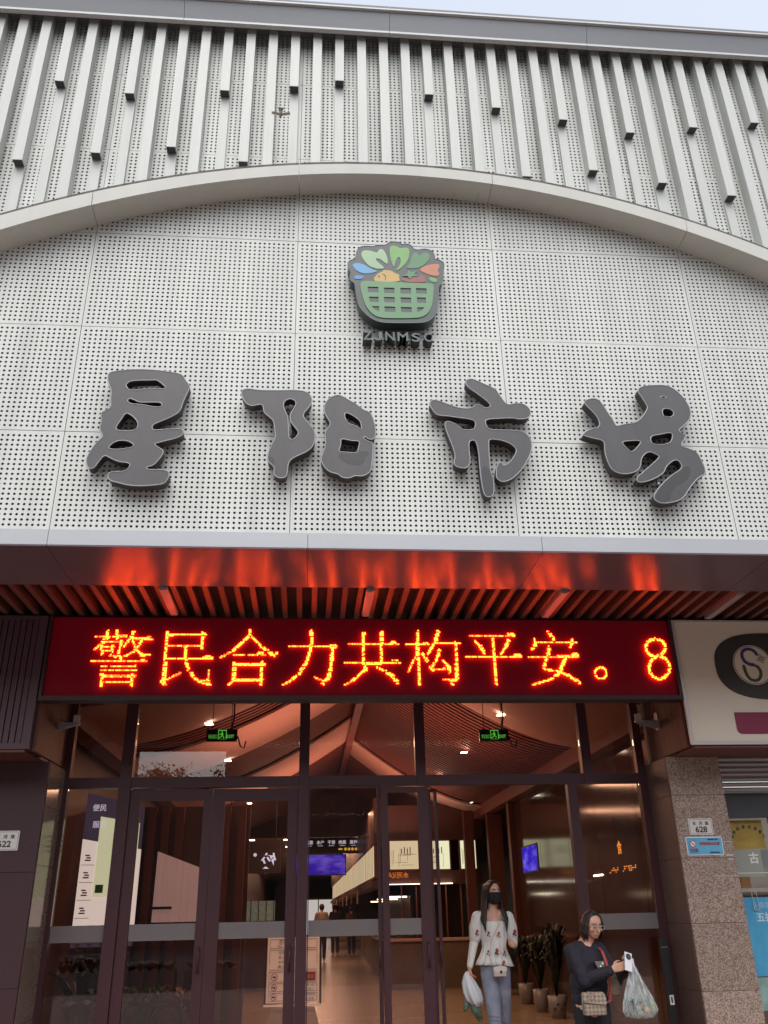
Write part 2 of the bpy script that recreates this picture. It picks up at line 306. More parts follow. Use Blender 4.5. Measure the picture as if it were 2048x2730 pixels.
STAINS = {"yang_right":[[0.2,4.876],[0.256,4.887],[0.36,4.871],[0.384,4.909],[0.449,4.919],[0.472,4.883],[0.432,4.855],[0.423,4.791],[0.351,4.775],[0.272,4.796],[0.224,4.831]],"yang_left":[[-0.373,4.835],[-0.347,4.844],[-0.314,4.818],[-0.32,4.755],[-0.361,4.79]],"shi":[[1.412,4.781],[1.446,4.8],[1.498,4.738],[1.499,4.638],[1.495,4.54],[1.457,4.509],[1.418,4.53],[1.405,4.636]],"chang":[[3.162,4.823],[3.225,4.844],[3.233,4.788],[3.182,4.694],[3.091,4.655],[3.019,4.581],[2.999,4.508],[2.944,4.48],[2.888,4.494],[2.864,4.524],[2.955,4.652],[3.054,4.737],[3.138,4.786]]}
LOGO = {"backing":[[0.376,7.05],[0.397,7.091],[0.436,7.111],[0.496,7.115],[0.538,7.108],[0.564,7.129],[0.607,7.136],[0.65,7.134],[0.681,7.169],[0.729,7.185],[0.776,7.177],[0.81,7.151],[0.862,7.165],[0.9,7.139],[0.916,7.101],[0.959,7.093],[1.012,7.11],[1.063,7.104],[1.101,7.073],[1.116,7.024],[1.11,6.991],[1.153,6.982],[1.19,6.962],[1.201,6.925],[1.19,6.859],[1.182,6.794],[1.179,6.73],[1.156,6.692],[1.134,6.675],[1.129,6.58],[1.116,6.475],[1.104,6.392],[1.084,6.33],[1.027,6.266],[0.969,6.244],[0.845,6.236],[0.721,6.231],[0.599,6.229],[0.517,6.259],[0.453,6.317],[0.404,6.381],[0.38,6.461],[0.368,6.543],[0.36,6.626],[0.356,6.668],[0.323,6.687],[0.311,6.729],[0.311,6.761],[0.325,6.788],[0.303,6.824],[0.29,6.866],[0.295,6.915],[0.32,6.938],[0.362,6.948]],"pale_leaf":[[0.418,7.025],[0.435,7.053],[0.478,7.061],[0.529,7.047],[0.571,7.033],[0.576,7.061],[0.598,7.084],[0.624,7.08],[0.648,7.037],[0.664,6.973],[0.667,6.902],[0.637,6.917],[0.604,6.953],[0.57,6.97],[0.553,6.961],[0.561,6.934],[0.603,6.893],[0.636,6.854],[0.593,6.841],[0.534,6.849],[0.484,6.876],[0.447,6.928],[0.422,6.981]],"bright_leaf":[[0.697,7.122],[0.728,7.132],[0.762,7.12],[0.787,7.1],[0.83,7.111],[0.861,7.113],[0.875,7.082],[0.87,7.005],[0.846,6.939],[0.806,6.883],[0.763,6.839],[0.733,6.836],[0.764,6.87],[0.786,6.925],[0.788,6.974],[0.776,6.998],[0.754,6.977],[0.735,6.922],[0.721,6.867],[0.709,6.899],[0.694,6.963],[0.687,7.039],[0.686,7.094]],"dark_leaf":[[0.906,7.046],[0.932,7.058],[0.957,7.045],[0.973,7.016],[0.992,7.047],[1.027,7.06],[1.057,7.054],[1.068,7.021],[1.053,6.971],[1.012,6.915],[0.959,6.874],[0.899,6.864],[0.831,6.862],[0.867,6.907],[0.886,6.963],[0.896,7.012]],"carrot":[[0.96,6.853],[0.994,6.887],[1.055,6.917],[1.116,6.931],[1.15,6.928],[1.153,6.89],[1.13,6.856],[1.145,6.825],[1.144,6.792],[1.109,6.782],[1.05,6.798],[0.992,6.822]],"water_drop":[[0.334,6.89],[0.375,6.903],[0.425,6.895],[0.467,6.87],[0.517,6.835],[0.572,6.815],[0.525,6.793],[0.466,6.779],[0.407,6.787],[0.366,6.817],[0.339,6.858]],"small_drop":[[0.347,6.741],[0.374,6.759],[0.416,6.755],[0.447,6.741],[0.415,6.713],[0.369,6.709],[0.35,6.72]],"pea":[[1.036,6.763],[1.074,6.765],[1.116,6.754],[1.13,6.728],[1.097,6.707],[1.064,6.719]],"fish":[[0.531,6.719],[0.546,6.757],[0.576,6.79],[0.614,6.81],[0.62,6.828],[0.661,6.832],[0.703,6.823],[0.736,6.793],[0.778,6.779],[0.765,6.762],[0.771,6.731],[0.77,6.697],[0.54,6.688]],"tomato":[[0.794,6.753],[0.819,6.744],[0.853,6.735],[0.879,6.758],[0.922,6.77],[0.955,6.761],[0.974,6.8],[0.998,6.78],[1.018,6.733],[1.016,6.703],[0.797,6.698]],"tomato_star":[[0.856,6.837],[0.889,6.817],[0.939,6.833],[0.914,6.797],[0.947,6.772],[0.896,6.769],[0.861,6.735],[0.849,6.767],[0.799,6.766],[0.842,6.793]],"fish_eye":[[0.571,6.758],[0.579,6.762],[0.588,6.756],[0.587,6.743],[0.579,6.738],[0.571,6.744]],"fish_gill":[[0.614,6.787],[0.638,6.772],[0.649,6.748],[0.64,6.712],[0.633,6.713],[0.64,6.746],[0.632,6.764],[0.612,6.78]]}
BASKET = [[[0.405,6.66],[0.423,6.687],[0.473,6.693],[0.691,6.693],[0.902,6.69],[1.063,6.695],[1.086,6.678],[1.087,6.641],[1.073,6.504],[1.054,6.41],[1.014,6.337],[0.954,6.296],[0.846,6.284],[0.698,6.277],[0.583,6.277],[0.51,6.314],[0.457,6.393],[0.43,6.484],[0.41,6.587]],[[0.473,6.625],[0.571,6.627],[0.572,6.563],[0.475,6.562]],[[0.623,6.621],[0.719,6.623],[0.719,6.56],[0.625,6.559]],[[0.774,6.626],[0.873,6.627],[0.872,6.562],[0.775,6.561]],[[0.919,6.629],[1.018,6.631],[1.017,6.569],[0.92,6.568]],[[0.486,6.511],[0.571,6.512],[0.571,6.452],[0.489,6.451]],[[0.622,6.514],[0.719,6.515],[0.719,6.455],[0.624,6.453]],[[0.773,6.516],[0.871,6.517],[0.87,6.455],[0.775,6.454]],[[0.925,6.523],[1.006,6.524],[1.006,6.462],[0.926,6.461]],[[0.624,6.406],[0.722,6.407],[0.722,6.347],[0.626,6.346]],[[0.773,6.406],[0.871,6.407],[0.871,6.351],[0.775,6.35]],[[0.507,6.403],[0.575,6.406],[0.574,6.346],[0.535,6.366]],[[0.923,6.409],[0.99,6.413],[0.965,6.376],[0.921,6.355]]]
LOGOTXT = [["Z",0.427,6.056,0.51,6.161],["J",0.534,6.056,0.601,6.158],["N",0.629,6.057,0.713,6.16],["M",0.738,6.057,0.837,6.16],["S",0.867,6.057,0.944,6.155],["C",0.98,6.062,1.056,6.16]]
LED = {"jing":[[-1.989,3.797,-1.7,3.801,0.007],[-1.887,3.848,-1.879,3.78,0.033],[-1.798,3.849,-1.79,3.78,0.028],[-1.735,3.81,-1.705,3.809,0.015],[-1.903,3.764,-1.918,3.738,0.038],[-1.918,3.738,-1.983,3.673,0.014],[-1.91,3.745,-1.728,3.745,0.01],[-1.751,3.757,-1.756,3.675,0.022],[-1.757,3.694,-1.762,3.639,0.024],[-1.839,3.617,-1.757,3.614,0.013],[-1.821,3.608,-1.778,3.603,0.012],[-1.917,3.707,-1.914,3.634,0.028],[-1.916,3.699,-1.81,3.7,0.007],[-1.824,3.707,-1.819,3.653,0.023],[-1.911,3.659,-1.818,3.659,0.01],[-1.644,3.85,-1.663,3.785,0.03],[-1.668,3.785,-1.72,3.703,0.021],[-1.649,3.776,-1.466,3.775,0.008],[-1.516,3.793,-1.485,3.79,0.017],[-1.561,3.763,-1.612,3.667,0.023],[-1.647,3.758,-1.604,3.671,0.015],[-1.604,3.667,-1.709,3.603,0.016],[-1.613,3.671,-1.538,3.617,0.023],[-1.556,3.617,-1.474,3.622,0.019],[-1.743,3.603,-1.727,3.568,0.02],[-1.995,3.56,-1.502,3.557,0.012],[-1.547,3.572,-1.521,3.57,0.021],[-1.909,3.518,-1.597,3.519,0.008],[-1.904,3.476,-1.584,3.474,0.008],[-1.891,3.434,-1.884,3.338,0.032],[-1.894,3.421,-1.588,3.423,0.016],[-1.619,3.434,-1.614,3.342,0.029],[-1.887,3.366,-1.612,3.366,0.012]],"min":[[-1.339,3.814,-0.979,3.818,0.019],[-1.336,3.833,-1.329,3.355,0.033],[-1.002,3.834,-1.003,3.687,0.032],[-1.329,3.704,-0.997,3.706,0.017],[-1.328,3.586,-0.902,3.592,0.019],[-0.96,3.607,-0.925,3.607,0.028],[-1.159,3.696,-1.146,3.569,0.028],[-1.146,3.569,-1.112,3.479,0.029],[-1.112,3.479,-1.045,3.399,0.031],[-1.045,3.399,-1.0,3.369,0.025],[-1.0,3.369,-0.913,3.347,0.029],[-0.933,3.391,-0.928,3.471,0.014],[-1.352,3.373,-1.308,3.355,0.029],[-1.319,3.382,-1.183,3.453,0.015],[-1.009,3.377,-0.919,3.377,0.013]],"he":[[-0.568,3.855,-0.566,3.818,0.034],[-0.583,3.799,-0.621,3.753,0.03],[-0.621,3.753,-0.722,3.661,0.027],[-0.722,3.661,-0.828,3.597,0.017],[-0.548,3.8,-0.459,3.708,0.022],[-0.459,3.708,-0.386,3.653,0.03],[-0.386,3.653,-0.341,3.621,0.037],[-0.342,3.639,-0.306,3.642,0.013],[-0.703,3.623,-0.421,3.623,0.013],[-0.479,3.641,-0.446,3.642,0.025],[-0.698,3.543,-0.695,3.391,0.035],[-0.699,3.382,-0.74,3.347,0.02],[-0.707,3.534,-0.417,3.534,0.02],[-0.446,3.552,-0.443,3.351,0.03],[-0.699,3.386,-0.433,3.386,0.019]],"li":[[0.011,3.858,0.017,3.774,0.032],[0.017,3.774,0.005,3.672,0.028],[0.005,3.672,-0.029,3.553,0.028],[-0.029,3.553,-0.098,3.445,0.03],[-0.098,3.445,-0.184,3.373,0.023],[-0.184,3.373,-0.248,3.338,0.013],[-0.193,3.707,0.256,3.708,0.013],[0.202,3.71,0.242,3.71,0.036],[0.215,3.692,0.198,3.499,0.034],[0.198,3.499,0.177,3.4,0.034],[0.177,3.4,0.124,3.373,0.032],[0.124,3.382,0.044,3.414,0.012],[0.115,3.36,0.138,3.347,0.02]],"gong":[[0.51,3.852,0.505,3.545,0.034],[0.681,3.848,0.676,3.569,0.037],[0.368,3.731,0.836,3.735,0.011],[0.777,3.748,0.813,3.746,0.027],[0.328,3.545,0.525,3.545,0.01],[0.525,3.545,0.858,3.548,0.019],[0.791,3.566,0.827,3.566,0.032],[0.524,3.509,0.524,3.486,0.045],[0.515,3.482,0.407,3.382,0.025],[0.407,3.382,0.336,3.342,0.016],[0.632,3.507,0.703,3.473,0.018],[0.703,3.473,0.774,3.428,0.029],[0.774,3.428,0.822,3.369,0.039]],"gou":[[1.033,3.854,1.027,3.741,0.032],[1.027,3.741,1.026,3.592,0.035],[1.029,3.592,1.032,3.346,0.029],[0.922,3.73,1.128,3.73,0.02],[1.087,3.744,1.115,3.744,0.02],[1.004,3.611,0.927,3.469,0.017],[1.073,3.634,1.116,3.57,0.033],[1.23,3.856,1.203,3.77,0.039],[1.198,3.761,1.124,3.639,0.024],[1.193,3.745,1.437,3.746,0.02],[1.398,3.752,1.393,3.538,0.033],[1.395,3.538,1.39,3.41,0.034],[1.385,3.392,1.329,3.374,0.03],[1.33,3.383,1.258,3.393,0.012],[1.333,3.365,1.346,3.342,0.024],[1.235,3.672,1.214,3.602,0.035],[1.209,3.593,1.164,3.519,0.023],[1.132,3.505,1.162,3.478,0.022],[1.163,3.483,1.281,3.496,0.014],[1.267,3.575,1.318,3.51,0.024],[1.318,3.51,1.32,3.465,0.031]],"ping":[[1.543,3.817,1.964,3.819,0.013],[1.922,3.83,1.964,3.829,0.038],[1.762,3.811,1.761,3.613,0.037],[1.761,3.613,1.766,3.356,0.033],[1.587,3.767,1.634,3.716,0.02],[1.634,3.716,1.666,3.65,0.035],[1.913,3.769,1.885,3.716,0.039],[1.885,3.716,1.832,3.641,0.02],[1.493,3.61,2.029,3.612,0.019],[1.966,3.625,2.012,3.625,0.037]],"an":[[2.305,3.871,2.331,3.842,0.017],[2.331,3.842,2.364,3.785,0.03],[2.172,3.762,2.586,3.757,0.011],[2.174,3.789,2.178,3.727,0.021],[2.179,3.737,2.141,3.689,0.03],[2.546,3.781,2.538,3.747,0.034],[2.538,3.747,2.519,3.705,0.02],[2.093,3.616,2.588,3.617,0.013],[2.538,3.632,2.581,3.632,0.036],[2.307,3.709,2.296,3.643,0.036],[2.29,3.633,2.235,3.507,0.03],[2.247,3.489,2.385,3.47,0.019],[2.461,3.61,2.418,3.521,0.035],[2.418,3.521,2.383,3.457,0.034],[2.383,3.452,2.293,3.397,0.029],[2.293,3.392,2.108,3.342,0.018],[2.384,3.466,2.473,3.429,0.026],[2.473,3.429,2.568,3.365,0.032]],"stop":[[2.845,3.455,2.84,3.438,0.018],[2.84,3.438,2.83,3.423,0.018],[2.83,3.423,2.816,3.41,0.018],[2.816,3.41,2.799,3.402,0.018],[2.799,3.402,2.781,3.4,0.019],[2.781,3.4,2.764,3.402,0.019],[2.764,3.402,2.75,3.41,0.019],[2.75,3.41,2.739,3.423,0.018],[2.739,3.423,2.733,3.438,0.019],[2.733,3.438,2.732,3.455,0.019],[2.732,3.455,2.737,3.472,0.019],[2.737,3.472,2.747,3.488,0.019],[2.747,3.488,2.761,3.5,0.019],[2.761,3.5,2.778,3.508,0.019],[2.778,3.508,2.796,3.511,0.019],[2.796,3.511,2.813,3.508,0.019],[2.813,3.508,2.828,3.5,0.019],[2.828,3.5,2.838,3.488,0.018],[2.838,3.488,2.844,3.472,0.019],[2.844,3.472,2.845,3.455,0.019]],"eight":[[3.469,3.708,3.46,3.681,0.029],[3.46,3.681,3.442,3.656,0.028],[3.442,3.656,3.417,3.637,0.028],[3.417,3.637,3.387,3.625,0.028],[3.387,3.625,3.356,3.62,0.029],[3.356,3.62,3.326,3.624,0.029],[3.326,3.624,3.301,3.637,0.029],[3.301,3.637,3.282,3.656,0.029],[3.282,3.656,3.272,3.68,0.029],[3.272,3.68,3.271,3.707,0.029],[3.271,3.707,3.28,3.735,0.029],[3.28,3.735,3.298,3.759,0.029],[3.298,3.759,3.323,3.779,0.029],[3.323,3.779,3.353,3.792,0.029],[3.353,3.792,3.384,3.796,0.029],[3.384,3.796,3.414,3.792,0.029],[3.414,3.792,3.44,3.78,0.029],[3.44,3.78,3.459,3.76,0.029],[3.459,3.76,3.469,3.735,0.028],[3.469,3.735,3.469,3.708,0.028],[3.481,3.508,3.47,3.475,0.028],[3.47,3.475,3.451,3.445,0.029],[3.451,3.445,3.424,3.421,0.028],[3.424,3.421,3.393,3.405,0.028],[3.393,3.405,3.361,3.4,0.028],[3.361,3.4,3.33,3.405,0.028],[3.33,3.405,3.304,3.421,0.028],[3.304,3.421,3.285,3.444,0.028],[3.285,3.444,3.275,3.474,0.028],[3.275,3.474,3.276,3.508,0.029],[3.276,3.508,3.286,3.542,0.028],[3.286,3.542,3.305,3.572,0.028],[3.305,3.572,3.332,3.596,0.029],[3.332,3.596,3.363,3.612,0.028],[3.363,3.612,3.396,3.617,0.029],[3.396,3.617,3.427,3.612,0.028],[3.427,3.612,3.453,3.597,0.028],[3.453,3.597,3.472,3.572,0.029],[3.472,3.572,3.481,3.542,0.028],[3.481,3.542,3.481,3.508,0.029]]}

# ================================================================ GROUND
struct(MB().quad((-120, -140, -.004), (120, -140, -.004), (120, 200, -.004), (-120, 200, -.004)).build('ground', M['asphalt']))
struct(MB().box(-40, 40, -3.0, 8.98, -.1, .0).build('pavement', M['concrete']))
struct(MB().quad((-6, 8.98, .003), (12, 8.98, .003), (12, 82, .003), (-6, 82, .003)).build('floor', M['floor']))

# ================================================================ MARKET FACADE
W = 6.38
bld = thing('market_building', 'white perforated market building with vertical fins above an arch', 'building', (.76, W, 0))
PX, PZ = .045, .045
COLX = [-.18+1.89*k for k in range(-3, 5)]
ROWZ = [4.20, 5.11, 6.19, 7.27, 8.35, 9.43, 10.18]
HR = .0113
def perforated(w, h):
    """sheet w x h with real round holes, origin at its lower left, in the plane y = 0"""
    nx, nz = int((w-.03)/PX), int((h-.02)/PZ); mx, mz = (w-nx*PX)/2, (h-nz*PZ)/2
    sq = np.array([(-1, -1), (0, -1), (1, -1), (1, 0), (1, 1), (0, 1), (-1, 1), (-1, 0)])*.5
    ang = np.array([math.atan2(b, a) for a, b in sq]); ci = np.stack([np.cos(ang), np.sin(ang)], 1)*HR
    cell = np.concatenate([sq*[PX, PZ], ci])
    gx, gz = np.meshgrid(mx+PX*(np.arange(nx)+.5), mz+PZ*(np.arange(nz)+.5))
    cen = np.stack([gx.ravel(), gz.ravel()], 1)
    pts = (cen[:, None, :]+cell[None]).reshape(-1, 2)
    k = np.arange(8); fc = np.stack([k, (k+1) % 8, (k+1) % 8+8, k+8], 1)
    fs = (np.arange(len(cen))[:, None, None]*16+fc[None]).reshape(-1, 4)
    e = len(pts); ex = np.array([(0, 0), (w, 0), (w, h), (0, h), (mx, mz), (w-mx, mz), (w-mx, h-mz), (mx, h-mz)])
    pts = np.concatenate([pts, ex]); fs = np.concatenate([fs, e+np.array([(0, 1, 5, 4), (1, 2, 6, 5), (2, 3, 7, 6), (3, 0, 4, 7)])])
    me = bpy.data.meshes.new('facade_panel')
    v = np.zeros((len(pts), 3)); v[:, 0] = pts[:, 0]; v[:, 2] = pts[:, 1]
    me.from_pydata(v.tolist(), [], fs.tolist()); me.materials.append(M['panel']); me.update()
    return me
pm = {}
GAP = .005
for j in range(len(ROWZ)-1):
    h = round(ROWZ[j+1]-ROWZ[j]-GAP, 3)
    if h not in pm: pm[h] = perforated(1.89-GAP, h)
    for i in range(len(COLX)-1):
        o = bpy.data.objects.new('facade_panel', pm[h]); COL.objects.link(o); o.parent = bld
        o.location = (COLX[i]+GAP/2-.76, random.uniform(-.0015, .0015), ROWZ[j]+GAP/2)
X0, X1 = COLX[0], COLX[-1]
MB().box(X0, X1, W+.10, W+.3, 4.14, 10.3).box(X0, X0+.2, W+.3, 9.2, 4.14, 10.3).box(X1-.2, X1, W+.3, 9.2, 4.14, 10.3).build('backing_wall', M['backing'], bld)
g = MB()
for x in COLX: g.box(x-.03, x+.03, W+.004, W+.099, 4.2, 10.15)
for z in ROWZ[1:-1]: g.box(X0, X1, W+.006, W+.05, z-.02, z+.02)
g.build('panel_rail', M['fin_under'], bld)
MB().box(X0, X1, W+.07, 30, 10.3, 10.36).build('roof', M['cornice_dark'], bld)
# arch curves
def arch_low(x): return 7.93-.0700*(x-.78)**2
def arch_top(x): return 8.053-.0665*(x-.76)**2
AF = W-.26
# fins
steps = {k: 1.42+(v-1.42)*1.0199 for k, v in {1: 7.90, 2: 8.99, 4: 8.039, 5: 8.87, 7: 8.167, 9: 8.99, 10: 8.022, 12: 9.109, 14: 9.232, 18: 9.104, 21: 8.966, 22: 8.016, 24: 8.845, 25: 8.148, 27: 8.71, 28: 8.021, 30: 8.84, 31: 7.894, 33: 8.961, -1: 7.8, -2: 8.9, 34: 7.77, 36: 8.84}.items()}
FW = .047
for n in range(-11, 44):
    xc = -3.115+.2376*n
    zb = arch_top(xc)-.12; zt = 10.17
    b = MB()
    yf = W-.12
    if n in steps and steps[n] > zb:
        zs = steps[n]
        b.cur = 0; b.box(xc-FW, xc+FW, yf, W-.001, zs, zt)
        b.box(xc-FW, xc+FW, yf+.088, W-.001, zb, zs-.0005)
        b.cur = 1; b.box(xc-FW+.006, xc+FW-.006, yf+.006, yf+.084, zs-.004, zs-.0008)
    else:
        b.box(xc-FW, xc+FW, yf, W-.001, zb, zt)
    b.build('fin', [M['fin'], M['fin_under']], bld)
# cornice, in lengths
cx = [X0, -3.65, -1.45, .75, 2.95, 5.15, X1]
for a, b_ in zip(cx, cx[1:]):
    a += .002; b_ -= .002
    MB().box(a, b_, 6.165, 6.215, 10.057, 10.087).build('cornice_trim', M['cornice_light'], bld)
    c = MB(); c.loft([[(a, 6.18, 10.088), (a, 6.10, 10.301), (a, 6.22, 10.301), (a, 6.22, 10.088)], [(b_, 6.18, 10.088), (b_, 6.10, 10.301), (b_, 6.22, 10.301), (b_, 6.22, 10.088)]]); c.build('cornice_face', M['cornice'], bld)
    MB().box(a, b_, 6.07, 6.24, 10.302, 10.323).build('cornice_ledge', M['cornice_light'], bld)
    MB().box(a, b_, 6.11, 6.44, 10.325, 10.415).build('roof_edge', M['cornice_dark'], bld)
MB().box(X0, X1, 6.221, W+.1, 10.185, 10.235).build('cornice_soffit', M['cornice'], bld)
# arch in segments between the panel joints
for i in range(len(COLX)-1):
    a, b_ = COLX[i]+.0025, COLX[i+1]-.0025; N = 16
    xs = [a+(b_-a)*k/N for k in range(N+1)]
    s = MB(); rings = [[(x, AF, arch_low(x)), (x, AF-.012, arch_top(x)-.012), (x, AF+.0, arch_top(x)), (x, W-.001, arch_top(x)+.01), (x, W-.001, arch_low(x))] for x in xs]
    s.loft(rings); s.build('arch_segment', M['arch'], bld)
    s = MB(); s.loft([[(x, AF+.010, arch_top(x)+.001), (x, AF+.006, arch_top(x)+.034), (x, AF+.05, arch_top(x)+.040), (x, AF+.05, arch_top(x)+.004)] for x in xs]); s.build('arch_flashing', M['arch_lip'], bld)

# ================================================================ SIGN CHARACTERS
def sign_char(key, label):
    loops = [rounded(p, 2) for p in GLYPHS[key]]
    xs = [p[0] for p in loops[0]]; zs = [p[1] for p in loops[0]]
    t = thing('sign_character', label, 'sign character', ((min(xs)+max(xs))/2, W, min(zs)), 'large grey calligraphy characters on the white facade')
    yf = W-.13
    me = curve_mesh(loops, 'return', .088); me.transform(Matrix.Translation((0, yf+.09, 0))); me.materials.clear(); me.materials.append(M['char_side']); link('letter_side', me, t)
    flat = curve_mesh(loops, 'face', .003); flat.transform(Matrix.Translation((0, yf+.0015, 0))); flat.materials.clear(); flat.materials.append(M['char']); link('letter_face', flat, t)
    rim = curve_mesh(loops, 'rim', bevel=.0055, fill=False); rim.transform(Matrix.Translation((0, yf, 0))); rim.materials.clear(); rim.materials.append(M['rim']); link('letter_rim', rim, t)
    if key in STAINS: flat_shape('weathered_patch', STAINS[key], yf-.0005+0, M['stain'], t, 2, .002)
    st = MB()
    for i in range(0, len(loops[0]), max(6, len(loops[0])//9)):
        x, z = loops[0][i]; cx_ = sum(xs)/len(xs); cz_ = sum(zs)/len(zs)
        st.box(x*.9+cx_*.1-.008, x*.9+cx_*.1+.008, yf+.08, W, z*.9+cz_*.1-.008, z*.9+cz_*.1+.008)
    st.build('standoff', M['steel'], t)
    return t
sign_char('xing', 'tall grey calligraphy character 星, leftmost of the big sign characters')
def yang():
    t = sign_char('yang_left', 'grey calligraphy character 阳 in two separate halves, between 星 and 市')
    o2 = sign_char('yang_right', 'x', )
    for c in list(o2.children):
        mw = Matrix.Translation(-WORLD[t.name]); c.parent = t; c.matrix_parent_inverse = mw
    bpy.data.objects.remove(o2)
yang()
sign_char('shi', 'grey calligraphy character 市 with a long thin downstroke, under the green basket logo')
sign_char('chang', 'grey calligraphy character 场 with a stained slanting foot, rightmost of the four')

# ================================================================ BASKET LOGO
lg = thing('basket_logo', 'green shopping basket emblem full of leaves, fish and tomato on a dark backing', 'logo sign', (.76, W, 6.2))
C_ = {'backing': (.038, .055, .055), 'pale_leaf': (.36, .58, .31), 'bright_leaf': (.16, .45, .085), 'dark_leaf': (.055, .25, .085), 'carrot': (.62, .19, .075), 'water_drop': (.10, .38, .74), 'small_drop': (.06, .27, .68), 'pea': (.15, .42, .08), 'fish': (.66, .42, .085), 'tomato': (.33, .035, .03), 'tomato_star': (.06, .25, .09), 'fish_eye': (.06, .05, .03), 'fish_gill': (.22, .12, .03), 'basket': (.115, .32, .125)}
LM = {k: mat('logo '+k.replace('_', ' '), tuple(c*.62 for c in v), .35, 0, noise=(7, .06)) for k, v in C_.items()}
GY = W-.15
me = curve_mesh([rounded(LOGO['backing'], 2)], 'backing', .115); me.transform(Matrix.Translation((0, GY+.116, 0))); me.materials.clear(); me.materials.append(LM['backing']); link('backing', me, lg)
for k in LOGO:
    if k == 'backing': continue
    off = {'fish': .002, 'fish_eye': .004, 'fish_gill': .004, 'tomato_star': .004}.get(k, .0)
    flat_shape(k, LOGO[k], GY-off+.001, LM[k], lg, 0 if k == 'tomato_star' else 2, .004)
me = curve_mesh([rounded(BASKET[0], 2)]+BASKET[1:], 'basket', .008); me.transform(Matrix.Translation((0, GY+.001, 0))); me.materials.clear(); me.materials.append(LM['basket']); link('basket', me, lg)
rim = curve_mesh([rounded(LOGO['backing'], 2)], 'rim', bevel=.004, fill=False); rim.transform(Matrix.Translation((0, GY+.001, 0))); rim.materials.clear(); rim.materials.append(mat('logo edge', (.11, .15, .15), .4)); link('rim', rim, lg)
MB().box(.6, .64, GY+.116, W+.01, 6.5, 6.54).box(.95, .99, GY+.116, W+.01, 6.5, 6.54).box(.6, .64, GY+.116, W+.01, 6.28, 6.32).box(.95, .99, GY+.116, W+.01, 6.28, 6.32).build('standoff', M['steel'], lg)
FM = mat('dark green letter', (.055, .078, .076), .4)
FS = mat('dark letter side', (.022, .03, .03), .5)
for ch, x0, z0, x1, z1 in LOGOTXT:
    t = thing('sign_letter', 'small dark green raised letter %s in the ZJNMSC row under the basket logo' % ch, 'sign letter', ((x0+x1)/2, W, z0), 'raised letters of the ZJNMSC row')
    me = text_me(ch, .12, width=x1-x0, height=.094, depth=.10, bold=.002); me.transform(Matrix.Translation(((x0+x1)/2, W-.062, (z0+z1)/2))); me.materials.clear(); me.materials.append(FS); link('letter_body', me, t)
    me = text_me(ch, .12, width=x1-x0, height=.094, depth=.003, bold=.002); me.transform(Matrix.Translation(((x0+x1)/2, W-.114, (z0+z1)/2))); me.materials.clear(); me.materials.append(FM); link('letter_face', me, t)

# ================================================================ BIRD
bd = thing('bird', 'small brown bird flying with wings spread in front of the white fins', 'bird', (-.376, 6.06, 8.56))
bb = mat('brown plumage', (.105, .075, .045), .8, 0, noise=(60, .4)); bt = mat('dark tail feathers', (.04, .035, .032), .8)
b = MB(); b.limb([(-.376, 6.05, 8.545), (-.376, 6.055, 8.60), (-.378, 6.07, 8.64)], [.010, .014, .010]); b.ell((-.376, 6.048, 8.545), (.009, .011, .012)); b.tube([(-.376, 6.04, 8.54), (-.376, 6.03, 8.525)], [.004, .0008], 5); b.build('body', bb, bd, True)
for sgn in (-1, 1):
    w_ = MB(); x = lambda u: -.376+sgn*u
    top = [(0, 8.606), (.03, 8.618), (.06, 8.626), (.092, 8.626)]; bot = [(0, 8.588), (.03, 8.594), (.06, 8.600), (.086, 8.610)]
    w_.loft([[(x(a[0]), 6.055, a[1]), (x(c[0]), 6.066, c[1]), (x(c[0]), 6.070, c[1]), (x(a[0]), 6.061, a[1])] for a, c in zip(top, bot)])
    for k in range(5):
        u = .04+.011*k; w_.add([(x(u), 6.062, 8.602), (x(u+.012), 6.062, 8.606), (x(u+.014), 6.066, 8.590+.003*k)], [(0, 1, 2)])
    w_.build('wing', mat('wing feathers', (.21, .18, .14), .8, 0, noise=(50, .3)), bd)
tl = MB()
for k in range(6):
    u = (k-2.5)*.010; tl.box(-.378+u*.5-.004, -.378+u*.5+.004, 6.07+k*.0008, 6.073+k*.0008, 8.64, 8.66); tl.quad((-.378+u*.5-.004, 6.07+k*.0008, 8.655), (-.378+u*.5+.004, 6.07+k*.0008, 8.655), (-.378+u+.006, 6.074+k*.0008, 8.712+.004*(k % 2)), (-.378+u-.006, 6.074+k*.0008, 8.712+.003*(k % 3)))
tl.build('tail', bt, bd)

# ================================================================ ENTRANCE CANOPY
cp = thing('entrance_canopy', 'flat grey entrance canopy with timber slat soffit under the white facade', 'canopy', (.6, 6.22, 0))
FX = [-5.85, -4.0, -2.02, -.03, 1.85, 3.78, 5.6, 7.38]
for a, b_ in zip(FX, FX[1:]):
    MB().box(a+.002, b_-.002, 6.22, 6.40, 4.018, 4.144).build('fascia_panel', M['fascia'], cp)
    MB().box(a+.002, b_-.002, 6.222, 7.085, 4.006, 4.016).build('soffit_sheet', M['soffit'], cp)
MB().box(-5.85, 7.38, 6.40, 9.2, 4.13, 4.2).box(-5.85, 7.38, 7.02, 7.08, 4.017, 4.13).build('soffit_void', M['soffit_dark'], cp)
sm = MB().box(-.024, .024, 7.09, 9.0, 0, .075).mesh('soffit_slat', M['slat'])
LAMPX = [-1.273, .524, 2.275, 3.92, 5.65]
for n in range(-24, 72):
    x = -2.567+.1369*n
    o = bpy.data.objects.new('soffit_slat', sm); COL.objects.link(o); o.parent = cp; o.location = (x-.6, -6.22, 4.02)
    o.location = (x-.6, 0-6.22+0, 4.02)
lampm = mat('unlit lamp diffuser', (.30, .26, .25), .4)
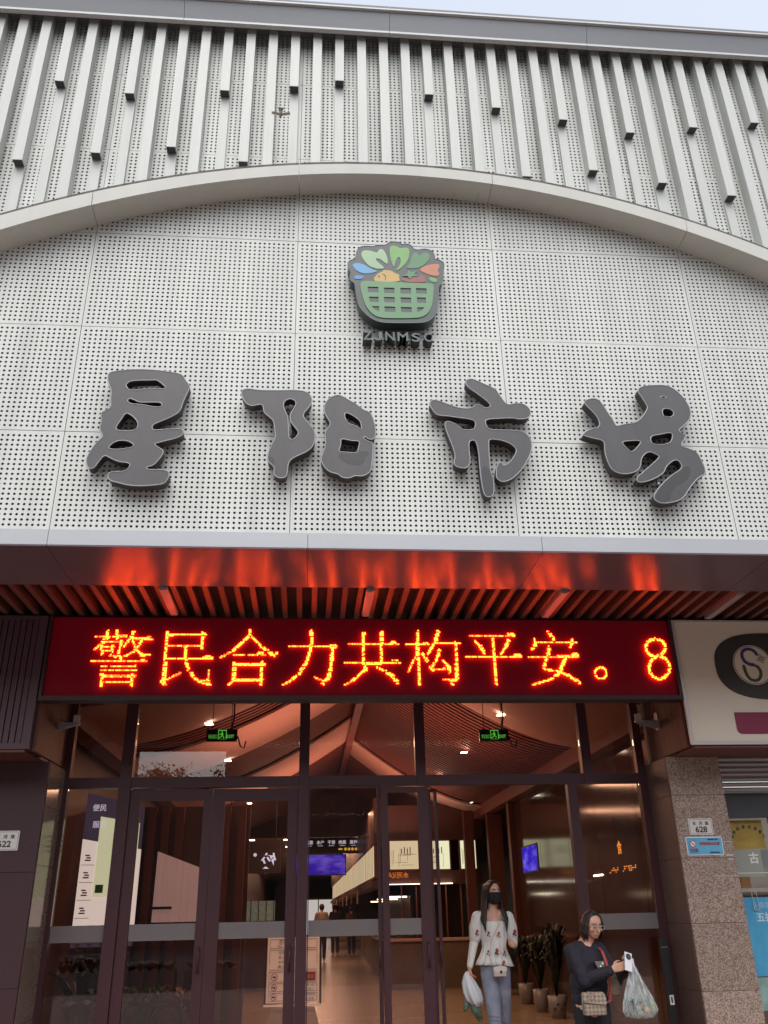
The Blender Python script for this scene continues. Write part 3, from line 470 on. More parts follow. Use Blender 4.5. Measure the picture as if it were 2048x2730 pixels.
for i, x in enumerate(LAMPX[:4]):
    t = thing('soffit_lamp', ['slim unlit soffit lamp nearest the left end of the canopy slats', 'slim unlit soffit lamp near the middle of the canopy slats, above the characters 力 and 共', 'slim unlit soffit lamp toward the right of the canopy slats, above the character 平', 'slim unlit soffit lamp above the white shop signboard on the right'][i], 'lamp', (x, 7.45, 4.0), 'slim lamps in the canopy soffit')
    MB().box(x-.036, x+.036, 7.10, 7.82, 3.985, 4.02).build('housing', M['steel'], t)
    MB().box(x-.029, x+.029, 7.11, 7.81, 3.978, 3.984).build('diffuser', lampm, t)

# ================================================================ LED SIGN
ld = thing('led_sign', 'long red led message board reading 警民合力共构平安 over the entrance', 'led sign', (.57, 7.9, 3.2))
LX0, LX1, LZ0, LZ1 = -2.425, 3.562, 3.20, 3.998
lp = bpy.data.materials.new('red led field'); lp.use_nodes = True
nt = lp.node_tree; pb = nt.nodes['Principled BSDF']; pb.inputs['Base Color'].default_value = (.115, .002, .010, 1); pb.inputs['Roughness'].default_value = .6
pb.inputs['Emission Color'].default_value = (1, .006, .035, 1); pb.inputs['Emission Strength'].default_value = .013; pb.inputs['Specular IOR Level'].default_value = .15
MB().box(LX0+.03, LX1-.03, 7.922, 7.93, LZ0+.045, LZ1-.01).build('led_panel', lp, ld)
MB().box(LX0, LX1, 7.931, 8.04, LZ0, LZ1).box(LX0, LX1, 7.885, 7.931, LZ0, LZ0+.04).box(LX0, LX0+.028, 7.885, 7.931, LZ0+.041, LZ1).box(LX1-.028, LX1, 7.885, 7.931, LZ0+.041, LZ1).build('cabinet', M['ledbox'], ld)
m_y = emis("led amber", (1, .058, .005), 10.5); m_o = emis('led red orange', (1, .03, .004), 7)
P = .0122
for key in LED:
    S_ = np.array(LED[key]); x0 = min(S_[:, 0].min(), S_[:, 2].min())-.05; x1 = max(S_[:, 0].max(), S_[:, 2].max())+.05
    z0 = min(S_[:, 1].min(), S_[:, 3].min())-.05; z1 = max(S_[:, 1].max(), S_[:, 3].max())+.05
    gx, gz = np.meshgrid(np.arange(math.floor(x0/P), math.ceil(x1/P))*P, np.arange(math.floor(z0/P), math.ceil(z1/P))*P)
    best = np.full(gx.shape, 9.0); thin = np.zeros(gx.shape)
    for ax, az, bx, bz, w in S_:
        d = np.array((bx-ax, bz-az)); L2 = max(d @ d, 1e-9)
        t_ = np.clip(((gx-ax)*d[0]+(gz-az)*d[1])/L2, 0, 1)
        dist = np.hypot(gx-ax-t_*d[0], gz-az-t_*d[1])/max(w*.44, P*.56)
        thin = np.where(dist < best, w, thin); best = np.minimum(best, dist)
    mb = MB()
    for x, z, q, w in zip(gx.ravel(), gz.ravel(), best.ravel(), thin.ravel()):
        if q > 1 or x > LX1-.03: continue
        rr = random.random()
        if rr < .04 or (w > .028 and int(round(z/P)) % 4 == 0 and rr < .62): continue
        mb.cur = 1 if rr < (.5 if w < .018 else .14) else 0
        hx = P*.485
        mb.quad((x-hx, 7.894, z-hx), (x+hx, 7.894, z-hx), (x+hx, 7.894, z+hx), (x-hx, 7.894, z+hx))
    stuff(mb.build('led_character', [m_y, m_o], ld))

# ================================================================ SHOP SIGNBOARDS AND RETURNS
sb = thing('shop_sign', 'cream shop signboard with a round dark emblem and magenta bar', 'signboard', (5.5, 7.9, 2.77))
cream = mat('cream sign face', (.68, .61, .50), .35, 0, noise=(1, .05))
MB().box(3.575, 9, 7.905, 7.93, 2.79, 3.985).build('sign_face', cream, sb); MB().box(3.601, 9, 7.931, 8.35, 2.775, 3.985).build('sign_case', M['ledbox'], sb)
fr = MB(); fr.box(3.568, 3.60, 7.885, 7.904, 2.775, 3.99); fr.box(3.601, 9, 7.885, 7.904, 2.775, 2.806); fr.box(3.601, 9, 7.885, 7.904, 3.972, 3.99); fr.build('sign_frame', mat('aluminium sign frame', (.55, .50, .48), .35, .4), sb)
em = mat('dark brown emblem', (.035, .028, .024), .45)
def superell(cx, cz, rx, rz, n=48, e=2.6): return [(cx+rx*math.copysign(abs(math.cos(2*math.pi*k/n))**(2/e), math.cos(2*math.pi*k/n)), cz+rz*math.copysign(abs(math.sin(2*math.pi*k/n))**(2/e), math.sin(2*math.pi*k/n))) for k in range(n)]
flat_shape('emblem', superell(4.53, 3.53, .582, .332), 7.904, em, sb)
flat_shape('emblem_disc', superell(4.33, 3.54, .200, .197, e=2.0), 7.8995, cream, sb)
rg = curve_mesh([superell(4.33, 3.54, .190, .187, e=2.0)], 'ring', bevel=.003, fill=False); rg.transform(Matrix.Translation((0, 7.895, 0))); rg.materials.clear(); rg.materials.append(em); link('emblem_ring', rg, sb)
SP = [(4.393, 3.633), (4.369, 3.680), (4.318, 3.701), (4.260, 3.687), (4.234, 3.646), (4.236, 3.606), (4.255, 3.565), (4.298, 3.542), (4.351, 3.535), (4.386, 3.505), (4.395, 3.452), (4.370, 3.399), (4.325, 3.379), (4.273, 3.392), (4.248, 3.432), (4.237, 3.478), (4.232, 3.538)]
def ribbon(pts, w, y, name, m, par):
    l, r_ = [], []
    for i, p in enumerate(pts):
        a = Vector(pts[max(i-1, 0)]); b2 = Vector(pts[min(i+1, len(pts)-1)]); d = (b2-a).normalized(); nn = Vector((-d.y, d.x))*w/2
        l.append((p[0]+nn.x, p[1]+nn.y)); r_.append((p[0]-nn.x, p[1]-nn.y))
    return flat_shape(name, l+r_[::-1], y, m, par, 1)
ribbon(SP[:9], .032, 7.895, 'emblem_stroke', mat('violet print', (.055, .03, .13), .5), sb)
ribbon(SP[8:], .030, 7.8945, 'emblem_stroke', mat('dark green print', (.055, .06, .035), .5), sb)
fl = []
for k in range(5):
    a = math.pi/2*k; cx_, cz_ = (4.425, 3.60) if k == 4 else (4.425+.030*math.cos(a+.2), 3.60+.030*math.sin(a+.2))
    fl.append([(cx_+.014*math.cos(2*math.pi*q/12), cz_+.014*math.sin(2*math.pi*q/12)) for q in range(12)])
rg = curve_mesh(fl, 'flower', bevel=.0025, fill=False); rg.transform(Matrix.Translation((0, 7.894, 0))); rg.materials.clear(); rg.materials.append(em); link('emblem_flower', rg, sb)
mg = mat('magenta print', (.20, .012, .050), .45)
flat_shape('magenta_bar', [(4.046, 3.078), (4.046, 2.915), (4.056, 2.890), (4.085, 2.874), (9.0, 2.874), (9.0, 3.078)], 7.904, mg, sb)
# left louvred signboard
ls = thing('louvre_sign', 'dark grey louvred panel board left of the led board', 'panel board', (-4, 7.9, 2.77))
lm = mat('dark mauve grey louvre', (.070, .033, .043), .5, .0, noise=(2, .1))
MB().box(-7, -2.44, 7.96, 8.35, 2.775, 3.995).build('panel_back', M['dark'], ls)
MB().box(-7, -2.44, 7.895, 7.959, 2.775, 2.828).box(-7, -2.44, 7.895, 7.959, 3.96, 3.995).box(-2.515, -2.441, 7.895, 7.959, 2.829, 3.959).build('panel_frame', lm, ls)
slm = MB().box(-.0225, .0225, 7.905, 7.955, 2.829, 3.959).mesh('louvre_slat', lm)
for k in range(36):
    o = bpy.data.objects.new('louvre_slat', slm); COL.objects.link(o); o.parent = ls; o.matrix_parent_inverse = Matrix.Translation((4, -7.9, -2.77)); o.location = (-2.547-.0553*k, 0, 0)
# wood returns and soffits beneath the boards (parts of the canopy)
for (xa, xb) in ((3.566, 3.599), (-2.439, -2.405)):
    for k in range(8):
        ya = 7.98+.1275*k
        MB().box(xa, xb, ya+.0015, ya+.126, 2.771, 4.0).build('wood_panel', M['wood'], cp)
for (xa, xb) in ((3.60, 9.0), (-7, -2.476)):
    for k in range(6):
        ya = 7.905+.1*k
        MB().box(xa, xb, ya+.001, ya+.099, 2.75, 2.770).build('wood_board', M['wood'], cp)

# ================================================================ PILLARS
gp = thing('granite_pillar', 'brown speckled granite pillar carrying two number plates right of the doors', 'pillar', (3.78, 8.4, 0))
zz = [0, .166, .722, 1.267, 1.822, 2.386, 2.748]
for a, b_ in zip(zz, zz[1:]):
    MB().box(3.516, 4.045, 8.400, 8.43, a+.002, b_-.002).build('granite_tile', M['granite'], gp)
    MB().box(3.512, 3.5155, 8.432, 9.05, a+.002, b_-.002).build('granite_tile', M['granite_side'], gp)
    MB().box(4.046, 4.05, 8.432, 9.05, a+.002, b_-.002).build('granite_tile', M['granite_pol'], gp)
MB().box(3.5165, 4.0445, 8.4305, 9.2, 0, 2.749).build('pillar_core', M['dark'], gp)
wh = mat('chalky adhesive trace', (.42, .38, .35), .8)
sc_ = MB()
for (xa, za, xb, zb_) in ((3.93, 1.956, 4.03, 1.962), (3.78, 1.66, 4.03, 1.664), (3.89, 1.828, 3.93, 1.845), (3.955, 1.83, 4.02, 1.85), (3.97, 1.80, 4.02, 1.812), (3.72, 1.77, 3.735, 1.782), (3.86, 1.69, 3.872, 1.70), (3.76, 1.50, 3.80, 1.503), (3.86, 1.49, 3.895, 1.494), (3.89, 1.44, 3.93, 1.4435), (3.893, 1.4435, 3.897, 1.49)): sc_.box(xa, xb, 8.3985, 8.4002, za, zb_)
sc_.build('adhesive_trace', wh, gp)
lpz = thing('stone_pillar', 'dark polished stone pillar at the left edge carrying the 622 plate', 'pillar', (-3, 8.4, 0))
for a, b_ in zip([0, .9, 1.8], [.9, 1.8, 2.748]):
    for xa, xb in ((-4.1, -3.24), (-3.24, -2.386)):
        MB().box(xa+.0015, xb-.0015, 8.4, 8.43, a+.0015, b_-.0015).build('stone_slab', M['granite_dark'], lpz)
for a, b_ in zip([0, .62, 1.24, 1.86, 2.36], [.62, 1.24, 1.86, 2.36, 2.748]):
    MB().box(-2.3855, -2.382, 8.432, 8.985, a+.002, b_-.002).build('stone_slab', M['granite_pol'], lpz)
MB().box(-4.1, -2.3865, 8.4305, 9.2, 0, 2.749).build('pillar_core', M['dark'], lpz)

# ================================================================ PLATES
def plate(x0, x1, z0, z1, num, label):
    t = thing('number_plate', label, 'number plate', ((x0+x1)/2, 8.4, z0), 'street number plates')
    pw = mat('enamel plate', (.60, .57, .54), .35)
    flat_shape('plate', rrect(x0, z0, x1, z1, .008), 8.398, pw, t, 0, .006)
    rg = curve_mesh([rrect(x0+.010, z0+.010, x1-.010, z1-.010, .016)], 'border', bevel=.0014, fill=False); rg.transform(Matrix.Translation((0, 8.3915, 0))); rg.materials.clear(); rg.materials.append(M['ink']); link('border', rg, t)
    for k, ch in enumerate('东河路'):
        text(ch, x0+(x1-x0)*(.24+.265*k), 8.391, z0+(z1-z0)*.70, .036, M['ink'], t, bold=.0006)
    text(num, (x0+x1)/2, 8.391, z0+(z1-z0)*.33, .072, M['ink'], t, bold=.0018, width=.115)
    return t
plate(3.632, 3.868, 2.022, 2.170, '628', 'cream street number plate 628 on the granite pillar')
plate(-2.80, -2.558, 1.980, 2.145, '622', 'white street number plate 622 on the dark pillar, cut by the frame')
nb = thing('notice_board', 'blue and white no smoking notice under the 628 plate', 'notice', (3.757, 8.4, 1.844))
bl = mat('blue notice', (.045, .30, .55), .35, 0, noise=(3, .2), col2=(.15, .42, .58)); nw = mat('notice white', (.75, .76, .78), .4)
flat_shape('backing', rrect(3.58, 1.842, 3.936, 2.005, .012), 8.398, nw, nb, 0, .005)
flat_shape('print', [(3.588, 1.850), (3.928, 1.850), (3.928, 1.997), (3.588, 1.997)], 8.392, bl, nb, 0, .003)
flat_shape('roundel', [(3.641+.030*math.cos(k*.2618), 1.942+.030*math.sin(k*.2618)) for k in range(24)], 8.3885, M['red'], nb, 0, .002)
flat_shape('roundel', [(3.641+.023*math.cos(k*.2618), 1.942+.023*math.sin(k*.2618)) for k in range(24)], 8.386, nw, nb, 0, .002)
ribbon([(3.625, 1.958), (3.657, 1.926)], .006, 8.3835, 'roundel_bar', M['red'], nb); MB().box(3.628, 3.654, 8.382, 8.3835, 1.939, 1.945).build('cigarette', M['ink'], nb)
text('本场所禁止吸烟', 3.805, 8.387, 1.944, .028, M['red'], nb, bold=.001, width=.20)
text('禁止吸烟', 3.645, 8.387, 1.893, .02, M['red'], nb, bold=.0008, width=.078)
text('NO SMOKING', 3.647, 8.387, 1.873, .012, M['ink'], nb, width=.08)
text('投诉举报电话', 3.845, 8.387, 1.866, .015, M['ink'], nb, width=.095)
text('请勿吸烟', 3.84, 8.387, 1.98, .014, mat('navy print', (.01, .03, .12), .5), nb, bold=.0006, width=.10)

# ================================================================ GLAZED ENTRANCE (plane y = 9.0)
def ring(b, x0, x1, z0, z1, y0, y1, wl, wr, wt, wb):
    b.box(x0, x0+wl, y0, y1, z0, z1); b.box(x1-wr, x1, y0, y1, z0, z1)
    b.box(x0+wl+.0005, x1-wr-.0005, y0, y1, z1-wt, z1); b.box(x0+wl+.0005, x1-wr-.0005, y0, y1, z0, z0+wb)
ef = thing('entrance_glazing', 'dark framed glass entrance screen, tinted for led glow, with transom windows under the led board', 'glass entrance', (.55, 9.0, 0))
ZT = 3.95
for x0, x1, y0 in ((-2.40, -2.34, 8.96), (-1.85, -1.735, 8.95), (-.088, .015, 8.95), (1.097, 1.20, 8.952), (2.843, 2.942, 8.952), (3.43, 3.511, 8.96)):
    zb = 2.68 if x0 in (1.097, 2.843) else 0
    MB().box(x0, x1, y0, 9.06, zb, ZT).build('mullion', M['frame'], ef)
posts = [(-2.34, -1.85), (-1.735, -.088), (.015, 1.097), (1.20, 2.843), (2.942, 3.43)]
for a, b_ in posts:
    MB().box(a+.001, b_-.001, 8.962, 9.05, 2.578, 2.676).build('transom_bar', M['frame'], ef)
    MB().box(a+.001, b_-.001, 8.995, 9.003, 2.677, ZT).build('transom_pane', M['glass'], ef)
for xa, xb in ((2.845, 2.94), (1.1, 1.199)): MB().box(xa, xb, 8.955, 9.055, 2.577, 2.679).build('transom_bar', M['frame'], ef)
MB().box(-2.339, -1.851, 8.995, 9.003, .06, 2.577).build('side_pane', M['glass'], ef)
MB().box(2.76, 3.429, 8.995, 9.003, .06, 2.577).build('side_pane', M['glass'], ef)
MB().box(2.66, 2.758, 8.96, 9.05, 0, 2.577).build('mullion', M['frame'], ef)
for a, b_ in ((-2.339, -1.851), (2.76, 3.429)):
    MB().box(a, b_, 8.9925, 8.9945, 1.22, 1.36).build('frosted_strip', M['frost'], ef)
    MB().box(a, b_, 8.96, 9.05, 0, .059).build('sill', M['frame'], ef)
def door(x0, x1, z1, yc, wl, wr, wt, label, strip=True):
    t = thing('glass_door', label, 'door', ((x0+x1)/2, yc, 0), 'glass doors of the market entrance')
    b = MB(); ring(b, x0, x1, .015, z1, yc-.022, yc+.022, wl, wr, wt, .10); df = b.build('door_frame', M['frame'], t)
    MB().box(x0+wl, x1-wr, yc-.004, yc+.004, .116, z1-wt).build('pane', M['glass'], t)
    if strip: MB().box(x0+wl+.002, x1-wr-.002, yc-.0075, yc-.0045, 1.22, 1.36).build('frosted_strip', M['frost'], t)
    h = MB(); hx = x1-wr/2 if wr > .06 else x1-.03
    h.tube([(hx, yc-.022, .95), (hx, yc-.065, .95), (hx, yc-.065, 1.15), (hx, yc-.022, 1.15)], .010, 8); h.build('handle', M['frame'], df, True)
    return t
door(-1.732, -.932, 2.56, 9.0, .10, .088, .105, 'closed glass door nearest the tall white information board')
door(-.928, -.091, 2.56, 9.0, .118, .10, .115, 'closed glass door with half the easel sign and mirrored 饺 sign behind it')
door(.018, .730, 2.572, 9.0, .010, .035, .012, 'slim framed glass door with the blue screen seen through it')
door(.735, 1.21, 2.56, 8.955, .065, .108, .055, 'sliding glass door leaf parked at the left of the open doorway')
door(1.222, 1.316, 2.55, 9.09, .03, .03, .03, 'edge of the inner sliding door leaf beside the open doorway', False)
kb = thing('display_board', 'narrow black upright board with small white stickers beside the granite pillar', 'board', (3.42, 8.85, 0))
MB().box(3.365, 3.44, 8.86, 8.90, 0, 1.14).build('board', M['black'], kb)
MB().box(3.385, 3.425, 8.857, 8.8595, .585, .665).build('sticker', M['white'], kb); MB().box(3.397, 3.412, 8.8555, 8.8568, .60, .65).build('sticker_print', M['ink'], kb)
MB().box(3.37, 3.435, 8.857, 8.8595, 1.06, 1.065).build('sticker', M['steel'], kb)
# camera brackets under the led board
def bracket(x, s, label):
    t = thing('wall_bracket', label, 'bracket', (x, 8.6, 3.06), 'pale metal brackets at the ends of the led board')
    b = MB(); b.loft([[(x, 8.57, 3.06), (x, 8.63, 3.06), (x, 8.63, 3.14), (x, 8.57, 3.14)], [(x+s*.225, 8.58, 3.125), (x+s*.225, 8.62, 3.125), (x+s*.225, 8.62, 3.14), (x+s*.225, 8.58, 3.14)]])
    b.build('arm', M['steel'], t); MB().box(min(x, x-s*.01), max(x, x-s*.01), 8.56, 8.64, 3.05, 3.22).build('wall_plate', M['steel'], t)
    MB().box(x+s*.19-.025, x+s*.19+.025, 8.57, 8.63, 3.142, 3.21).build('junction_box', mat('beige box', (.42, .36, .33), .5), t)
    w = MB(); w.tube([(x+s*.01, 8.6, 3.25), (x+s*.03, 8.6, 3.18), (x+s*.09, 8.6, 3.15), (x+s*.17, 8.6, 3.17)], .004, 5); w.build('cable', M['black'], t)
bracket(-2.435, 1, 'pale metal bracket with a small box at the left end of the led board')
bracket(3.555, -1, 'pale metal bracket with a small box at the right end of the led board')

# ================================================================ SHOP NEXT DOOR
sh = thing('roller_shutter', 'half rolled grey slatted shutter above the shop window', 'shutter', (5, 8.62, 2.43))
shm = mat('shutter slat', (.36, .33, .34), .45, .3)
for k in range(8):
    z = 2.434+.0485*k
    b = MB(); pr = [(8.62, z+.002), (8.602, z+.010), (8.598, z+.030), (8.612, z+.0465), (8.635, z+.0465), (8.635, z+.002)]
    b.loft([[(4.052, y, q) for y, q in pr], [(8.5, y, q) for y, q in pr]]); b.build('shutter_slat', shm, sh)
sw = thing('shop_window', 'bright glass shop window with stickers right of the granite pillar', 'shop window', (5.5, 8.8, 0))
MB().box(4.06, 8.5, 8.80, 8.808, .3, 2.43).build('pane', M['glass'], sw)
MB().box(4.06, 8.5, 8.70, 8.795, 2.2, 2.431).build('header', mat('slate blue header', (.05, .055, .065), .4, 0, noise=(3, .2)), sw)
MB().box(4.06, 8.5, 8.72, 8.86, .05, .299).build('plinth', M['granite'], sw)
MB().box(4.64, 4.68, 8.77, 8.81, .3, 2.2).build('window_mullion', M['steel'], sw)
gold = mat('gold poster', (.36, .25, .055), .35, 0, noise=(3, .35), stretch=(1, 1, 2))
flat_shape('gold_sticker', [(4.07, 1.915), (4.568, 1.915), (4.568, 2.182), (4.07, 2.182)], 8.799, gold, sw, 0, .003)
for k, ch in enumerate('诚信经营优质服务'):
    a = math.pi*(.92-.12*k); text(ch, 4.40+.17*math.cos(a), 8.795, 2.00+.12*math.sin(a), .034, M['ink'], sw, bold=.0008)
flat_shape('pale_sticker', [(4.07, 1.66), (4.50, 1.66), (4.50, 1.905), (4.07, 1.905)], 8.7985, mat('pale green film', (.30, .33, .28), .4), sw, 0, .003)
flat_shape('grey_sticker', [(4.502, 1.74), (5.6, 1.74), (5.6, 1.905), (4.502, 1.905)], 8.7985, mat('grey film', (.20, .21, .215), .4), sw, 0, .003)
text('古', 4.42, 8.795, 1.83, .105, M['white'], sw, bold=.003); text('日', 4.66, 8.795, 1.83, .10, M['white'], sw, bold=.003)
text('首席验光', 4.68, 8.795, 1.762, .045, M['ink'], sw)
MB().box(4.07, 5.6, 8.794, 8.798, 1.69, 1.696).build('white_line', M['white'], sw)
blue = mat('blue poster', (.02, .20, .48), .35, 0, noise=(2.2, .6), col2=(.10, .42, .62), stretch=(1, 1, .6))
flat_shape('blue_poster', [(4.07, .80), (5.6, .80), (5.6, 1.475), (4.07, 1.475)], 8.7985, blue, sw, 0, .003)
flat_shape('pale_poster', [(4.07, .52), (5.6, .52), (5.6, .79), (4.07, .79)], 8.7985, mat('mint poster', (.22, .36, .33), .4, 0, noise=(9, .3)), sw, 0, .003)
text('人像摄影', 4.44, 8.795, 1.405, .062, mat('pale blue print', (.35, .52, .65), .5), sw); text('五折', 4.42, 8.795, 1.30, .085, mat('pale print', (.50, .62, .68), .5), sw, bold=.002)
hd = MB(); ring(hd, 4.32, 4.372, 1.36, 1.53, 8.78, 8.787, .005, .005, .005, .005); hd.build('handle_outline', M['cornice_light'], sw)
flat_shape('white_sticker', [(4.30, .34), (4.62, .34), (4.62, .50), (4.30, .50)], 8.7985, M['white'], sw, 0, .003)
si = MB().box(4.06, 8.5, 10.6, 10.7, 0, 2.75).box(8.5, 8.6, 8.8, 10.7, 0, 2.75).box(4.06, 8.6, 8.82, 10.7, 2.65, 2.75).build('shop_room', mat('pale shop wall', (.42, .43, .42), .7), sw)
for k in range(3): MB().box(4.15, 6.4, 10.2, 10.55, .7+.42*k, .74+.42*k).build('shelf', M['white'], sw)
for k in range(14):
    q = mat('boxed goods', random.choice([(.5, .45, .35), (.35, .2, .1), (.6, .6, .58), (.1, .25, .3)]), .5)
    MB().box(4.2+.15*k, 4.31+.15*k, 10.25, 10.45, .742+.42*(k % 3), .742+.42*(k % 3)+.16+.05*random.random()).build('boxed_goods', q, sw)
MB().box(4.2, 8.2, 9.4, 9.9, 2.62, 2.645).build('ceiling_light', emis('shop light', (.9, 1, .95), 2.2), sw)

# ================================================================ MARKET HALL
hall = thing('market_hall', 'long dark market hall behind the glass with a pitched slatted ceiling', 'hall', (.8, 30, 0))
RX, RZ = .91, 5.0
def roofz(x, sgn):
    span = 2.9 if sgn > 0 else 3.35
    u = min(1, abs(x-RX)/span); return RZ-1.5*(1-(1-u)**1.55) if True else 0
def roof_patch(y0, y1, sgn, dz, m, name, thick=.04):
    span = 2.9 if sgn > 0 else 3.35
    rings = []
    for k in range(13):
        u = k/12; x = RX+sgn*span*u; z = roofz(x, sgn)+dz
        rings.append([(x, y0, z), (x, y1, z), (x, y1, z+thick), (x, y0, z+thick)])
    b = MB(); b.loft(rings); return b.build(name, m, hall)
bandsR = [(9.3, 12.0, 'p'), (12.0, 19.3, 's'), (19.3, 21.1, 'p'), (21.1, 26.5, 's')]
bandsL = [(9.3, 11.9, 'p'), (11.9, 12.7, 's'), (12.7, 15.5, 'p'), (15.5, 16.9, 's'), (16.9, 19.6, 'p'), (19.6, 26.5, 's')]
bandsL = [(9.3, 11.6, 'p'), (11.6, 12.6, 's'), (12.6, 14.6, 'p'), (14.6, 17.0, 's'), (17.0, 19.5, 'p'), (19.5, 26.5, 's')]
for sgn, bands in ((1, bandsR), (-1, bandsL)):
    for a, b_, k in bands:
        if k == 'p': roof_patch(a, b_, sgn, -.06, M['ceil'], 'ceiling_strip')
        else:
            roof_patch(a, b_, sgn, .09, M['hall_dark'], 'ceiling_backing')
            mb = MB(); y = a+.06; span = 2.9 if sgn > 0 else 3.35
            while y < b_-.05:
                rings = []
                for q in range(9):
                    u = q/8; x = RX+sgn*span*u; z = roofz(x, sgn)
                    rings.append([(x, y, z), (x, y+.075, z), (x, y+.075, z+.05), (x, y, z+.05)])
                mb.loft(rings); y += .165
            stuff(mb.build('ceiling_slat', M['ceil_slat'], hall))
for sgn in (1, -1): roof_patch(9.06, 26.7, sgn, .20, M['hall_dark'], 'roof_underlay')
MB().box(-6, 9, 9.06, 26.7, 5.3, 5.4).box(-6, -5.9, 9.06, 82, 0, 5.4).build('roof_deck', M['hall_dark'], hall)
MB().box(RX-.07, RX+.07, 9.3, 26.6, RZ-.2, RZ-.02).build('ridge_beam', M['ceil_slat'], hall)
MB().box(3.78, 3.98, 9.1, 26.5, 3.28, 3.6).build('eave_beam', M['ceil_slat'], hall)
MB().box(-2.68, -2.44, 9.1, 26.5, 3.28, 3.6).build('eave_beam', M['ceil_slat'], hall)
MB().box(3.80, 9, 9.06, 82, 3.601, 3.66).box(-6, -2.44, 9.06, 82, 3.601, 3.66).box(-2.44, 3.8, 26.6, 82, 3.78, 3.86).build('flat_ceiling', M['hall_dark'], hall)
MB().box(-2.5, 3.9, 26.55, 26.62, 3.42, 5.2).build('gable_wall', M['hall_dark'], hall)
MB().box(-6, 9, 9.07, 9.25, 3.96, 5.4).build('front_wall', M['hall_dark'], hall)
for k in range(30):
    x = -2.3+.21*k
    MB().box(x-.025, x+.025, 26.7, 31, 3.70, 3.78).build('ceiling_batten', M['ceil_slat'], hall)
MB().box(-2.95, -2.75, 9.2, 82, 0, 3.6).build('side_wall', M['hall_dark'], hall)
for y0, y1 in ((9.25, 10.6), (10.6, 12.2), (12.2, 13.6), (13.6, 15.3), (15.3, 16.99)):
    MB().box(3.96, 4.05, y0+.006, y1-.006, 0, 3.27).build('wall_panel', M['polish'], hall)
MB().box(4.051, 4.1, 9.25, 16.99, 0, 3.6).build('side_wall', M['hall_dark'], hall)
MB().box(8.9, 9, 9.25, 82, 0, 3.6).box(-6, 9, 81.9, 82, 0, 3.9).box(-2.5, -2.441, 26.63, 81.9, 3.661, 3.9).box(3.801, 3.86, 26.63, 81.9, 3.661, 3.9).build('end_wall', M['hall_dark'], hall)
for x0 in (-2.24, -2.06, -1.88, -1.70, -1.30, -1.1, -.9):
    MB().box(x0, x0+.10, 12.0, 12.12, 0, 2.72).build('wood_post', M['wood'], hall)
MB().box(-2.74, -.75, 12.15, 12.2, 0, 2.74).build('partition', M['hall_dark'], hall)
for x0, x1, y in ((3.84, 4.05, 17.0), (3.42, 3.62, 19.6), (3.8, 4.1, 18.9)):
    MB().box(x0, x1, y, y+.2, 0, 3.4).build('wood_post', M['wood'], hall)
for y in (11.5, 14.5, 17.5, 20.5):
    for x in (-1.3, 2.6):
        zc = roofz(x, 1 if x > RX else -1)-.075
        MB().box(x-.05, x+.05, y-.05, y+.05, zc-.01, zc).build('downlight', emis('downlight', (1, .85, .62), 9), hall)
def area(name, x, y, z, sx, sy, e, col, par, tilt=0):
    l = bpy.data.lights.new(name, 'AREA'); l.shape = 'RECTANGLE'; l.size = sx; l.size_y = sy; l.energy = e; l.color = col
    o = bpy.data.objects.new(name, l); COL.objects.link(o); o.location = (x, y, z); o.rotation_euler = (tilt, 0, 0)
    o.parent = par; o.matrix_parent_inverse = Matrix.Translation(-WORLD[par.name]); return o
WARM = (1, .62, .38)  # lamp colour pushed to red to imitate the LED glow
HALL_E = 34
for y in (12.5, 17, 22): area('hall_fill_light', .8, y, 3.6, 3.0, .5, HALL_E, WARM, hall)
area('hall_fill_light', .2, 10.6, 3.3, 3.4, .4, 9, WARM, hall)  # added fill that brightens the floor and plants by the entrance
for y in (30, 38, 48, 60): area('hall_fill_light', .3, y, 3.6, 2.6, 1.0, HALL_E*1.7, WARM, hall)
for y in (13, 19): area('ceiling_fill', .8, y, 3.0, 3.5, 2.0, 30, (1, .52, .36), hall, math.pi)  # added upward fill to brighten the ceiling, without a fixture
for k in range(10):
    y = 30+3.2*k; MB().box(.55, .68, y, y+.16, 3.765, 3.778).build('downlight', emis('downlight', (1, .80, .5), 22), hall)
for k in range(9):
    for x in (-1.9, -.7):
        y = 28.5+3.6*k; MB().box(x-.09, x+.09, y, y+.18, 3.765, 3.778).build('downlight', emis('downlight', (1, .86, .62), 14), hall)
# light boxes along the right aisle
box_y = [20.4, 23.6, 27.0, 30.6, 34.4, 38.4, 42.8, 47.6, 52.6]
lbm = emis('backlit pale paper', (.80, .78, .50), .46)
for k in range(len(box_y)-1):
    t = thing('light_box', ['pale backlit panel nearest in the row over the right aisle', 'second pale backlit panel in the row over the right aisle'][k] if k < 2 else 'pale backlit panel further down the row over the right aisle', 'light box', (1.6, box_y[k], 2.05), 'pale backlit panels in the row over the aisle')
    a, b_ = box_y[k]+.05, box_y[k+1]-.05
    MB().box(1.5, 1.504, a+.06, b_-.06, 2.13, 2.76).build('lit_face', lbm, t)
    c = MB(); c.box(1.505, 1.62, a, b_, 2.08, 2.81)
    for q in range(1, 7): yy = a+(b_-a)*q/7; c.box(1.494, 1.499, yy-.012, yy+.012, 2.13, 2.76)
    c.build('case', M['ceil_slat'], t)
MB().box(1.45, 1.75, 20.4, 55, 1.92, 2.05).build('aisle_beam', M['hall_dark'], hall)
MB().box(1.5, 1.8, 20.4, 55, 2.815, 3.78).build('aisle_bulkhead', M['hall_dark'], hall)
MB().box(1.7, 3.95, 20.3, 20.38, 2.86, 3.6).build('aisle_bulkhead', M['hall_dark'], hall)
